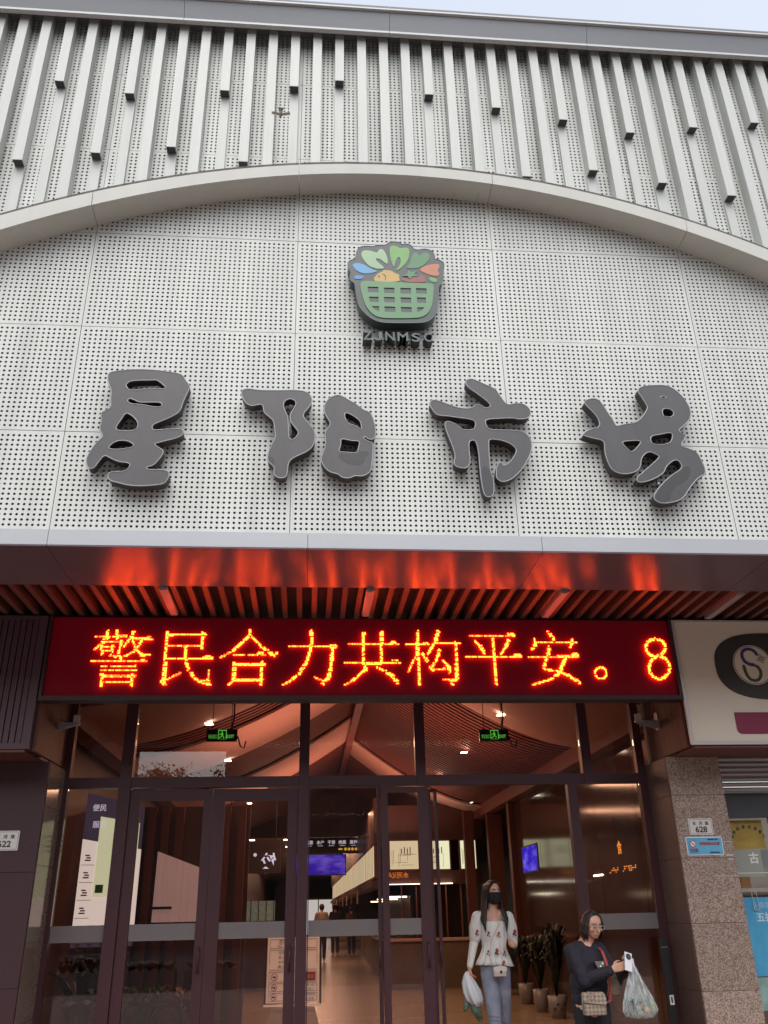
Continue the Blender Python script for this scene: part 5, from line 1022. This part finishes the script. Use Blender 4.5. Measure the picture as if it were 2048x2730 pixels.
for s_, sh_, el_, wr_ in ((-1, shL, elL, wrL), (1, shR, elR, wrR)):
    b = MB(); sh_, el_, wr_ = Vector(sh_), Vector(el_), Vector(wr_); dz = el_-sh_
    b.limb([sh_+Vector((-s_*.035, 0, .0)), sh_+dz*.12+Vector((s_*.014, 0, .012)), sh_+dz*.45+Vector((s_*.012, 0, 0)), sh_+dz*.78, sh_+dz*.93], [.05, .062, .068, .062, .046], 12)
    b.limb([sh_+dz*.9, el_, el_+(wr_-el_)*.5, wr_-(wr_-el_)*.06], [.045, .043, .037, .031], 12)
    remeshed(b, 'sleeve', blouse, girl, .008, 2)
fr_, fg_ = mat('red flower print', (.42, .03, .025), .8), mat('green leaf print', (.05, .07, .04), .8)
for x, z, s_ in ((1.845, 1.045, 1.0), (1.878, 1.195, .7), (1.778, 1.20, .7), (2.045, 1.205, 1.0), (1.672, 1.215, .8), (1.765, 1.04, .6), (1.925, 1.03, .6), (1.90, .945, .8)):
    yv = gy_-.095 if 1.74 < x < 1.95 else gy_-.062
    if z < 1.06 and 1.74 < x < 1.95: yv = gy_-.113
    if z < .96: yv = gy_-.135
    if x in (1.765, 1.925): yv = gy_-.085
    b = MB(); b.ell((x+.006, yv, z+.014), (.016*s_, .006, .020*s_)); b.build('flower_print', fr_, girl, True)
    b = MB(); b.ell((x-.006, yv-.001, z-.008), (.013*s_, .006, .012*s_)); b.ell((x+.012, yv-.001, z-.018), (.010*s_, .006, .008*s_)); b.build('leaf_print', fg_, girl, True)
# jeans
denim = mat('pale blue denim', (.215, .225, .29), .85, 0, noise=(9, .2), bump=(16, .7), dist=.02)
b = MB(); b.ell((1.846, gy_+.02, .905), (.150, .108, .115), None, 20, 12)
b.limb([(1.787, gy_+.015, .86), (1.787, gy_-.05, .68), knL, (1.787, gy_-.15, .28), (1.785, gy_-.165, .10)], [.088, .079, .063, .057, .060], 14)
b.limb([(1.908, gy_+.02, .86), (1.912, gy_+.03, .68), knR, (1.92, gy_+.15, .28), (1.925, gy_+.235, .13)], [.088, .079, .063, .057, .060], 14)
for z, x in ((.49, 1.787), (.455, 1.79), (.52, 1.784)): b.limb([(x-.045, gy_-.165, z+.006), (x, gy_-.19, z), (x+.045, gy_-.165, z-.006)], [.006, .008, .006], 6)
remeshed(b, 'jeans', denim, girl, .008, 2)
shoe = mat('white shoe', (.55, .54, .52), .5)
for fx, fy, fz in ((1.784, gy_-.22, .035), (1.925, gy_+.19, .05)): b = MB(); b.ell((fx, fy, fz), (.042, .115, .036)); b.build('shoe', shoe, girl, True)
# worn bag (rests on the person: its own thing)
hb = thing('handbag', 'small cream flap handbag worn at the front of the masked person', 'handbag', (1.86, gy_-.15, .86))
cr = mat('cream leather', (.55, .46, .40), .45)
def softbox(x0, x1, y0, y1, z0, z1, r, m, name, par):
    b = MB(); b.box(x0, x1, y0, y1, z0, z1); o = b.build(name, m, par, True); md = o.modifiers.new('round', 'BEVEL'); md.width = r; md.segments = 3; return o
softbox(1.795, 1.918, gy_-.175, gy_-.125, .838, .925, .014, cr, 'bag_body', hb)
fo = flat_shape('flap', [(1.790, .930), (1.922, .930), (1.920, .885), (1.885, .874), (1.856, .862), (1.828, .874), (1.793, .885)], gy_-.178, mat('cream flap', (.60, .51, .45), .45), hb, 1, .006)
b = MB(); b.ell((1.862, gy_-.183, .880), (.014, .005, .014)); b.build('clasp', M['black'], fo, True)
b = MB(); b.tube([(1.795, gy_-.15, .925), (1.775, gy_-.125, 1.0), (1.80, gy_-.105, 1.15), (1.90, gy_-.095, 1.30), (1.955, gy_+.0, 1.395)], .004, 6); b.build('strap', cr, hb, True)
# carried bag with greens
film = bpy.data.materials.new('thin plastic film'); film.use_nodes = True; nt = film.node_tree
for n in list(nt.nodes): nt.nodes.remove(n)
def film_mat(m, op, col):
    nt = m.node_tree; t = nt.nodes.new('ShaderNodeBsdfTransparent'); p = nt.nodes.new('ShaderNodeBsdfPrincipled'); p.inputs['Base Color'].default_value = (*col, 1); p.inputs['Roughness'].default_value = .25
    tcx = nt.nodes.new('ShaderNodeTexCoord'); nz = nt.nodes.new('ShaderNodeTexNoise'); nz.inputs['Scale'].default_value = 14; nz.inputs['Detail'].default_value = 4; mpx = nt.nodes.new('ShaderNodeMapping'); mpx.inputs['Scale'].default_value = (2.5, 2.5, .5)
    rp = nt.nodes.new('ShaderNodeValToRGB'); rp.color_ramp.elements[0].position = .38; rp.color_ramp.elements[1].position = .72; rp.color_ramp.elements[0].color = (op*.45,)*3+(1,); rp.color_ramp.elements[1].color = (min(1, op*1.9),)*3+(1,)
    mx = nt.nodes.new('ShaderNodeMixShader'); o = nt.nodes.new('ShaderNodeOutputMaterial')
    nt.links.new(tcx.outputs['Object'], mpx.inputs[0]); nt.links.new(mpx.outputs[0], nz.inputs['Vector']); nt.links.new(nz.outputs['Fac'], rp.inputs[0]); nt.links.new(rp.outputs[0], mx.inputs[0]); nt.links.new(t.outputs[0], mx.inputs[1]); nt.links.new(p.outputs[0], mx.inputs[2]); nt.links.new(mx.outputs[0], o.inputs[0])
film_mat(film, .34, (.62, .68, .68))
pb_ = thing('shopping_bag', 'white crumpled plastic bag hanging from the masked person\'s hand', 'plastic bag', (1.58, gy_-.08, .5))
rn = random.Random(3)
def bag_loft(levels, nn, cr_, seed, cy):
    rn = random.Random(seed); ph = [rn.uniform(0, 6.28) for _ in range(4)]; rings = []
    for x, z, rx, ry, k in levels:
        rings.append([(x+rx*(1+k*cr_*(math.sin(7*t+ph[0])*.5+math.sin(11*t+ph[1]+z*9)*.4))*math.cos(t), cy+ry*(1+k*cr_*(math.sin(7*t+ph[2])*.5+math.sin(13*t+ph[3]+z*7)*.4))*math.sin(t), z+.008*k*math.sin(5*t+ph[0])) for t in [2*math.pi*q/nn for q in range(nn)]])
    return MB().loft(rings)
bag_loft([(1.555, .885, .014, .012, 0), (1.550, .85, .032, .024, 1), (1.560, .79, .056, .05, 1.5), (1.585, .71, .075, .065, 1.8), (1.610, .64, .070, .06, 1.8), (1.635, .60, .045, .04, 1.4)], 40, .16, 4, gy_-.08).build('bag', mat('white crumpled plastic', (.60, .61, .64), .35), pb_, True)
vg = thing('vegetables', 'green leafy vegetables hanging out under the white plastic bag', 'vegetables', (1.6, gy_-.07, .45))
b = MB(); b.limb([(1.585, gy_-.06, .66), (1.62, gy_-.06, .57), (1.655, gy_-.06, .49)], [.04, .048, .028]); b.limb([(1.55, gy_-.06, .66), (1.525, gy_-.06, .58), (1.522, gy_-.06, .555)], [.03, .025, .012]); b.limb([(1.60, gy_-.02, .82), (1.635, gy_-.02, .74), (1.65, gy_-.03, .66)], [.016, .020, .024]); b.build('stalks', mat('sea green stalk', (.10, .16, .12), .5, 0, noise=(14, .5)), vg, True)
cb = thing('carrot', 'orange carrot poking out beside the white plastic bag', 'carrot', (1.62, gy_-.06, .8)); b = MB(); b.limb([(1.575, gy_-.07, .86), (1.632, gy_-.08, .835)], [.016, .010]); b.build('carrot_root', mat('orange root', (.55, .10, .03), .5), cb, True)

# ---- woman with glasses and phone
wy = 8.5
wo_ = thing('person', 'person with glasses and black sweatshirt looking down at a phone', 'person', (2.53, wy, 0))
Mw = frame((.30, -.95), R(17)); hc = (2.612, wy-.03, 1.268)
b = MB(); P_ = head(b, hc, Mw, .98, 1.06)
b.limb([(2.585, wy+.01, 1.24), (2.56, wy+.04, 1.14), (2.545, wy+.05, 1.09)], [.058, .064, .085])
b.ell((2.53, wy+.05, .95), (.155, .13, .17)); b.ell((2.535, wy+.04, .76), (.15, .14, .17)); b.ell((2.53, wy+.04, .64), (.16, .14, .12))
sL, eL, wL = (2.405, wy+.0, 1.055), (2.455, wy-.16, .845), (2.668, wy-.27, .925)
sR, eR, wR = (2.665, wy+.05, 1.055), (2.775, wy-.02, .84), (2.838, wy-.25, .945)
b.limb([(2.50, wy+.03, 1.08), sL, eL, wL], [.06, .058, .045, .029]); b.limb([(2.60, wy+.05, 1.07), sR, eR, wR], [.06, .058, .045, .029])
hand(b, wL, (.85, -.25, .25), (.2, .6, .6), (-.25, .1, 1), .75, .98); hand(b, wR, (-.25, -.35, .8), (-.9, .3, .2), (.35, -.7, 0), 1.15, .95)
b.limb([(2.47, wy+.04, .60), (2.47, wy+.02, .36), (2.47, wy+.06, .07)], [.09, .062, .042]); b.limb([(2.60, wy+.04, .60), (2.62, wy+.0, .36), (2.63, wy+.03, .07)], [.09, .062, .042])
remeshed(b, 'body', M['skin'], wo_, .0065, 3)
face_bits(P_, Mw, wo_, .98, True, True)
b = MB(); b.ell(P_(0, -.030, .034), (.082, .090, .086), Mw, 18, 12)
rn = random.Random(12)
for e in range(46):
    a_ = R(-118+236*e/45); sx, cy_ = math.sin(a_+math.pi), math.cos(a_+math.pi)
    j = lambda s: rn.uniform(-s, s)
    b.limb([P_(.012*sx, -.02+.03*cy_, .122), P_(.066*sx+j(.004), -.018+.074*cy_, .082), P_(.090*sx+j(.004), -.012+.094*cy_, .010+j(.01)), P_(.094*sx+j(.006), -.010+.098*cy_, -.06), P_(.082*sx+j(.012), -.012+.090*cy_, -.118+j(.018))], [.008, .0105, .0115, .0115, .004], 6)
remeshed(b, 'hair', M['hair'], wo_, .0055, 1)
navyc = mat('black navy sweatshirt', (.017, .014, .024), .85, 0, noise=(6, .2), bump=(13, .9), dist=.035)
b = MB(); b.ell((2.53, wy+.05, .97), (.175, .148, .155), None, 20, 12); b.ell((2.533, wy+.035, .80), (.170, .158, .19), None, 20, 12); b.ell((2.53, wy+.04, .68), (.168, .15, .10), None, 20, 12)
b.limb([(2.47, wy+.03, 1.075), (2.60, wy+.05, 1.075)], [.075, .075], 12)
b.limb([(2.48, wy+.03, 1.05), sL, eL, (2.645, wy-.262, .915)], [.075, .078, .066, .044], 14); b.limb([(2.62, wy+.05, 1.05), sR, eR, (2.832, wy-.228, .925)], [.075, .078, .066, .044], 14)
for k, z in enumerate((.70, .76, .83)): b.limb([(2.40, wy-.09, z+.02), (2.52, wy-.135, z), (2.63, wy-.10, z+.025)], [.012, .016, .012], 7)
remeshed(b, 'sweatshirt', navyc, wo_, .009, 2)
b = MB(); b.limb([(2.47, wy+.04, .62), (2.47, wy+.02, .36), (2.47, wy+.06, .10)], [.105, .08, .065], 14); b.limb([(2.60, wy+.04, .62), (2.62, wy, .36), (2.63, wy+.03, .10)], [.105, .08, .065], 14)
remeshed(b, 'trousers', mat('black trousers', (.015, .014, .018), .9), wo_, .009, 2)
for fx in (2.47, 2.635): b = MB(); b.ell((fx, wy-.04, .036), (.045, .12, .038)); b.build('shoe', M['black'], wo_, True)
b = MB(); b.add([(2.566, wy-.118, .985), (2.655, wy-.118, .985), (2.640, wy-.128, .915), (2.590, wy-.133, .912)], [(0, 3, 2, 1)]); po = b.build('chest_patch', mat('grey chest print', (.16, .13, .11), .7, 0, noise=(40, .5)), wo_)
md = po.modifiers.new('t', 'SOLIDIFY'); md.thickness = .008
for x in (2.61, 2.63): b = MB(); b.ell((x, wy-.138, .945+(x-2.61)), (.009, .004, .009)); b.build('patch_dot', M['white'], wo_, True)
# phone
ph = thing('phone', 'white phone with a round black camera held by the person with glasses', 'phone', (2.80, wy-.33, .97))
pm_ = Matrix.Translation((2.793, wy-.345, .985)) @ Matrix.Rotation(R(14), 4, 'Z') @ Matrix.Rotation(R(16), 4, 'Y') @ Matrix.Rotation(R(-14), 4, 'X')
def placed(b, name, m, par, mw, bev=0, smooth=False):
    me = b.mesh(name, m, smooth); me.transform(mw); o = link(name, me, par)
    if bev: md = o.modifiers.new('round', 'BEVEL'); md.width = bev; md.segments = 3
    return o
placed(MB().box(-.036, .036, -.004, .004, -.075, .075), 'phone_body', mat('white phone back', (.66, .66, .68), .25), ph, pm_, .003)
q = MB(); q.tube([(-.0, -.0045, .040), (-.0, -.0075, .040)], .025, 24); cr_o = placed(q, 'camera_ring', M['black'], ph, pm_)
for ax, az in ((-.009, .049), (.009, .049), (-.009, .031), (.009, .031)): q = MB(); q.tube([(ax, -.0076, az), (ax, -.009, az)], .006, 12); placed(q, 'lens', mat('lens', (.03, .03, .06), .1), cr_o, pm_)
# hip bag
hp = thing('handbag', 'beige quilted shoulder bag with an oval emblem at the hip of the person with glasses', 'handbag', (2.49, wy-.2, .58))
quilt = mat('beige monogram canvas', (.33, .26, .20), .6); nt = quilt.node_tree; pbn = nt.nodes['Principled BSDF']
tc = nt.nodes.new('ShaderNodeTexCoord'); mp = nt.nodes.new('ShaderNodeMapping'); mp.inputs['Rotation'].default_value = (0, R(45), 0); mp.inputs['Scale'].default_value = (42, 42, 42)
ck = nt.nodes.new('ShaderNodeTexChecker'); ck.inputs['Scale'].default_value = 1.0; ck.inputs['Color1'].default_value = (.36, .29, .22, 1); ck.inputs['Color2'].default_value = (.20, .15, .115, 1)
nt.links.new(tc.outputs['Object'], mp.inputs[0]); nt.links.new(mp.outputs[0], ck.inputs['Vector']); nt.links.new(ck.outputs['Color'], pbn.inputs['Base Color'])
softbox(2.397, 2.592, wy-.235, wy-.150, .578, .752, .016, quilt, 'bag_body', hp)
flat_shape('flap', [(2.385, .765), (2.588, .752), (2.592, .668), (2.575, .660), (2.40, .680), (2.387, .690)], wy-.240, quilt, hp, 1, .010)
rg = curve_mesh([[(2.462+.029*math.cos(k*.2618), .722+.024*math.sin(k*.2618)) for k in range(24)]], 'emblem', bevel=.004, fill=False); rg.transform(Matrix.Translation((0, wy-.248, 0))); rg.materials.clear(); rg.materials.append(mat('bronze emblem', (.10, .07, .05), .35, .5)); link('emblem', rg, hp)
b = MB(); b.tube([(2.448, wy-.247, .735), (2.448, wy-.247, .710), (2.478, wy-.247, .710), (2.478, wy-.247, .735)], .003, 5); b.build('emblem_bar', M['frame'], hp)
rs_ = mat('red webbing strap', (.36, .035, .025), .6)
def band(pts, w, m, name, par):
    b = MB(); r_ = [[(x-w/2, y, z), (x+w/2, y, z), (x+w/2, y+.004, z), (x-w/2, y+.004, z)] for x, y, z in pts]; b.loft(r_); return b.build(name, m, par)
band([(2.640, wy+.05, 1.115), (2.655, wy-.085, 1.06), (2.668, wy-.125, .98), (2.675, wy-.15, .86), (2.672, wy-.16, .76), (2.655, wy-.15, .68), (2.60, wy-.16, .66)], .022, rs_, 'strap', hp)
b = MB(); b.tube([(2.397, wy-.2, .72), (2.39, wy-.2, .66), (2.405, wy-.2, .60)], .003, 5); b.build('chain', M['steel'], hp, True)
# second small bag behind the hand
sb2 = thing('shopping_bag', 'small olive paper bag hanging behind the phone hand', 'paper bag', (2.70, wy-.1, .70)); bag_loft([(2.71, .90, .012, .01, 0), (2.712, .86, .03, .02, 1), (2.715, .80, .045, .03, 1), (2.715, .735, .052, .034, .5), (2.715, .715, .048, .03, 0)], 24, .08, 8, wy-.13).build('bag', mat('olive paper', (.14, .115, .075), .7), sb2, True)
# clear bag of vegetables
vb = thing('shopping_bag', 'clear plastic carrier bag of vegetables hanging from the phone hand', 'plastic bag', (2.86, wy-.3, .555))
bag_loft([(2.845, .965, .016, .014, 0), (2.842, .92, .034, .026, .8), (2.842, .85, .058, .045, 1.4), (2.845, .76, .094, .07, 1.6), (2.852, .67, .130, .09, 1.4), (2.858, .61, .148, .10, 1.0), (2.858, .572, .128, .088, .8), (2.858, .556, .06, .05, .2)], 64, .10, 11, wy-.30).build('bag', film, vb, True)
b = MB(); b.limb([(2.845, wy-.31, 1.0), (2.842, wy-.31, .96), (2.82, wy-.31, .84)], [.010, .011, .006], 7); b.limb([(2.85, wy-.29, 1.0), (2.858, wy-.29, .94), (2.93, wy-.29, .76)], [.009, .010, .006], 7); b.build('handle', mat('bunched plastic handle', (.60, .62, .64), .3), vb, True)
lf = thing('leafy_greens', 'bunch of green leaves inside the clear carrier bag', 'vegetables', (2.84, wy-.3, .6)); b = MB(); leafy(b, (2.835, wy-.29, .60), 46, .16, .085, .022, 21); leafy(b, (2.82, wy-.33, .64), 24, .12, .07, .02, 22); stuff(b.build('leaves', mat('fresh green leaf', (.045, .16, .055), .45, 0, noise=(20, .5)), lf))
for nm, lb, c_, r_, cl in (('potato', 'round brown potato low in the clear carrier bag', (2.895, wy-.365, .618), (.034, .03, .030), (.36, .20, .085)), ('gourd', 'yellow green gourd at the right side of the clear carrier bag', (2.962, wy-.31, .640), (.028, .028, .052), (.23, .27, .07)), ('onion', 'brown onion behind the leaves in the clear carrier bag', (2.845, wy-.36, .640), (.030, .028, .026), (.22, .13, .06))):
    t = thing(nm, lb, 'vegetable', c_); b = MB(); b.ell(c_, r_); b.build('skin', mat(nm+' skin', cl, .45, 0, noise=(30, .3)), t, True)

# ---- shoppers far down the aisle
def shopper(x, y, h, top, legs, label, lean=0, step=.1):
    t = thing('person', label, 'person', (x, y, 0)); k = h/1.7
    b = MB(); Ms = frame((.1, 1), R(6)); P_ = head(b, (x, y+.02, 1.58*k), Ms, k)
    b.limb([(x, y, 1.52*k), (x, y, 1.42*k)], [.05*k, .06*k]); b.ell((x, y, 1.2*k), (.17*k, .11*k, .24*k)); b.ell((x, y, .95*k), (.155*k, .11*k, .13*k))
    for s_ in (-1, 1):
        b.limb([(x+s_*.15*k, y, 1.38*k), (x+s_*.22*k, y+.02, 1.12*k), (x+s_*.19*k, y+.16, .96*k)], [.055*k, .042*k, .03*k]); hand(b, (x+s_*.19*k, y+.16, .96*k), (-.1*s_, .5, -.6), (-s_, 0, 0), (0, 1, .3), .9, k)
        b.limb([(x+s_*.08*k, y, .9*k), (x+s_*.09*k, y+s_*step*.4, .48*k), (x+s_*.09*k, y+s_*step, .08*k)], [.09*k, .06*k, .045*k]); b.limb([(x+s_*.09*k, y+s_*step, .06), (x+s_*.09*k, y+s_*step+.12, .04)], [.045*k, .035*k])
    remeshed(b, 'body', M['skin'], t, .012, 2)
    b = MB(); b.ell((x, y-.015, 1.61*k), (.088*k, .098*k, .095*k)); b.build('hair', M['hair'], t, True)
    b = MB(); b.ell((x, y, 1.2*k), (.185*k, .125*k, .25*k)); b.ell((x, y, 1.0*k), (.17*k, .12*k, .12*k)); b.limb([(x-.14*k, y, 1.38*k), (x+.14*k, y, 1.38*k)], [.075*k, .075*k])
    for s_ in (-1, 1): b.limb([(x+s_*.15*k, y, 1.38*k), (x+s_*.205*k, y+.015, 1.18*k)], [.07*k, .058*k])
    remeshed(b, 'shirt', top, t, .014, 2)
    b = MB(); b.ell((x, y, .93*k), (.165*k, .12*k, .11*k))
    for s_ in (-1, 1): b.limb([(x+s_*.08*k, y, .9*k), (x+s_*.09*k, y+s_*step*.4, .48*k), (x+s_*.09*k, y+s_*step, .12*k)], [.098*k, .072*k, .06*k])
    remeshed(b, 'trousers', legs, t, .014, 2)
dk = mat('dark trousers', (.02, .018, .018), .9)
shopper(.54, 31.3, 1.70, mat('grey tee', (.16, .12, .10), .9), dk, 'distant shopper in a grey tee, leftmost in the aisle')
shopper(1.12, 35.6, 1.72, mat('black tee', (.02, .016, .015), .9), mat('brown trousers', (.06, .04, .03), .9), 'distant shopper in black, middle of the three in the aisle')
shopper(1.68, 34.6, 1.64, mat('brown top', (.09, .055, .035), .9), dk, 'distant shopper in a brown top, rightmost in the aisle', step=.16)
gt = thing('far_doorway', 'bright far doorway at the end of the aisle behind the shoppers', 'doorway', (.8, 60, 0))
MB().box(-.1, 1.7, 60, 60.05, .2, 2.2).build('lit_opening', emis('far daylight', (.75, .85, .85), .4), gt); b = MB(); ring(b, -.2, 1.8, .1, 2.3, 59.9, 59.99, .1, .1, .1, .1); b.box(.78, .84, 59.95, 59.99, .2, 2.2); b.build('door_frame', M['black'], gt)

# ================================================================ ACROSS THE STREET (seen as reflections)
ob = thing('opposite_building', 'unseen apartment block across the street, its gateway shaped for the sky reflection', 'building', (-6, -32, 0))
cw = mat('opposite wall veil red', (.15, .085, .07), .8, 0, noise=(.4, .15))  # red LED veil put into the wall colour
MB().box(-60, -9.6, -33.2, -32, 0, 17).box(-4.6, 60, -33.2, -32, 0, 17).box(-9.599, -4.601, -33.2, -32, 10.0, 17).box(-9.599, -4.601, -33.2, -32.6, 0, 7.9).build('wall', cw, ob)  # gateway and low wall shaped to bound the sky reflection in the glass
wmm = mat('dark window', (.03, .035, .04), .15)
wme = MB().box(-.8, .8, -.05, .0, 0, 1.5).mesh('window', wmm)
for i in range(30):
    for j in range(5):
        x = -50+3.4*i; z = 1.6+3.0*j
        if -11 < x < -3.5 and z < 10: continue
        o = bpy.data.objects.new('window', wme); COL.objects.link(o); o.parent = ob; o.location = (x+6, -31.95+32+.05, z)
def tree(x, y, h, r, seed, label):
    t = thing('tree', label, 'tree', (x, y, 0), 'trees beyond the gateway across the street'); rn = random.Random(seed)
    b = MB(); b.limb([(x, y, 0), (x+.1, y, h*.35), (x+.15, y+.1, h*.6)], [.22, .17, .10], 8)
    for k in range(5): a = k*1.26; b.limb([(x+.1, y, h*.4), (x+r*.5*math.cos(a), y+r*.5*math.sin(a), h*.62), (x+r*.8*math.cos(a), y+r*.8*math.sin(a), h*.74)], [.09, .05, .02], 6)
    b.build('trunk', mat('bark', (.07, .05, .035), .9), t, True)
    b = MB(); cl = [(x+rn.gauss(0, r*.45), y+rn.gauss(0, r*.45), h*.7+rn.gauss(0, r*.33)) for _ in range(26)]
    for k in range(2600):
        c = rn.choice(cl); p = Vector((c[0]+rn.gauss(0, r*.2), c[1]+rn.gauss(0, r*.2), c[2]+rn.gauss(0, r*.18))); d = Vector((rn.gauss(0, 1), rn.gauss(0, 1), rn.gauss(0, 1))).normalized()*.13; e = d.orthogonal().normalized()*.07
        b.add([p-d, p+e, p+d, p-e], [(0, 1, 2, 3)])
    stuff(b.build('crown', mat('tree leaf', (.05, .085, .028), .6), t))
tree(-11.4, -50, 14.4, 1.9, 5, 'leafy tree beyond the gateway, left side'); tree(-7.2, -52, 13.0, 1.9, 6, 'leafy tree beyond the gateway, right side'); tree(-5.0, -50, 13.6, 1.7, 9, 'smaller leafy tree beyond the gateway against its right edge')

def planter(x, y, seed, n, h, w_, lm_, label):
    t = thing('street_planter', label, 'planter', (x, y, 0), 'planters along the street behind the viewer')
    MB().box(x-.55, x+.55, y-.25, y+.25, 0, .38).build('trough', mat('grey trough', (.25, .24, .23), .8), t)
    b = MB(); rn = random.Random(seed)
    for k in range(5): leafy(b, (x-.4+.2*k, y, .36), n, h, .42, w_, seed+k)
    stuff(b.build('foliage', lm_, t))
planter(-4.7, -3.0, 31, 9, .62, .07, leafm, 'street planter of dark strappy leaves facing the left doors')
planter(-3.3, -3.1, 41, 26, .38, .03, leaf2, 'street planter of low green and red bedding plants')
planter(-2.0, -3.2, 51, 22, .34, .03, leaf3, 'street planter of reddish bedding plants')
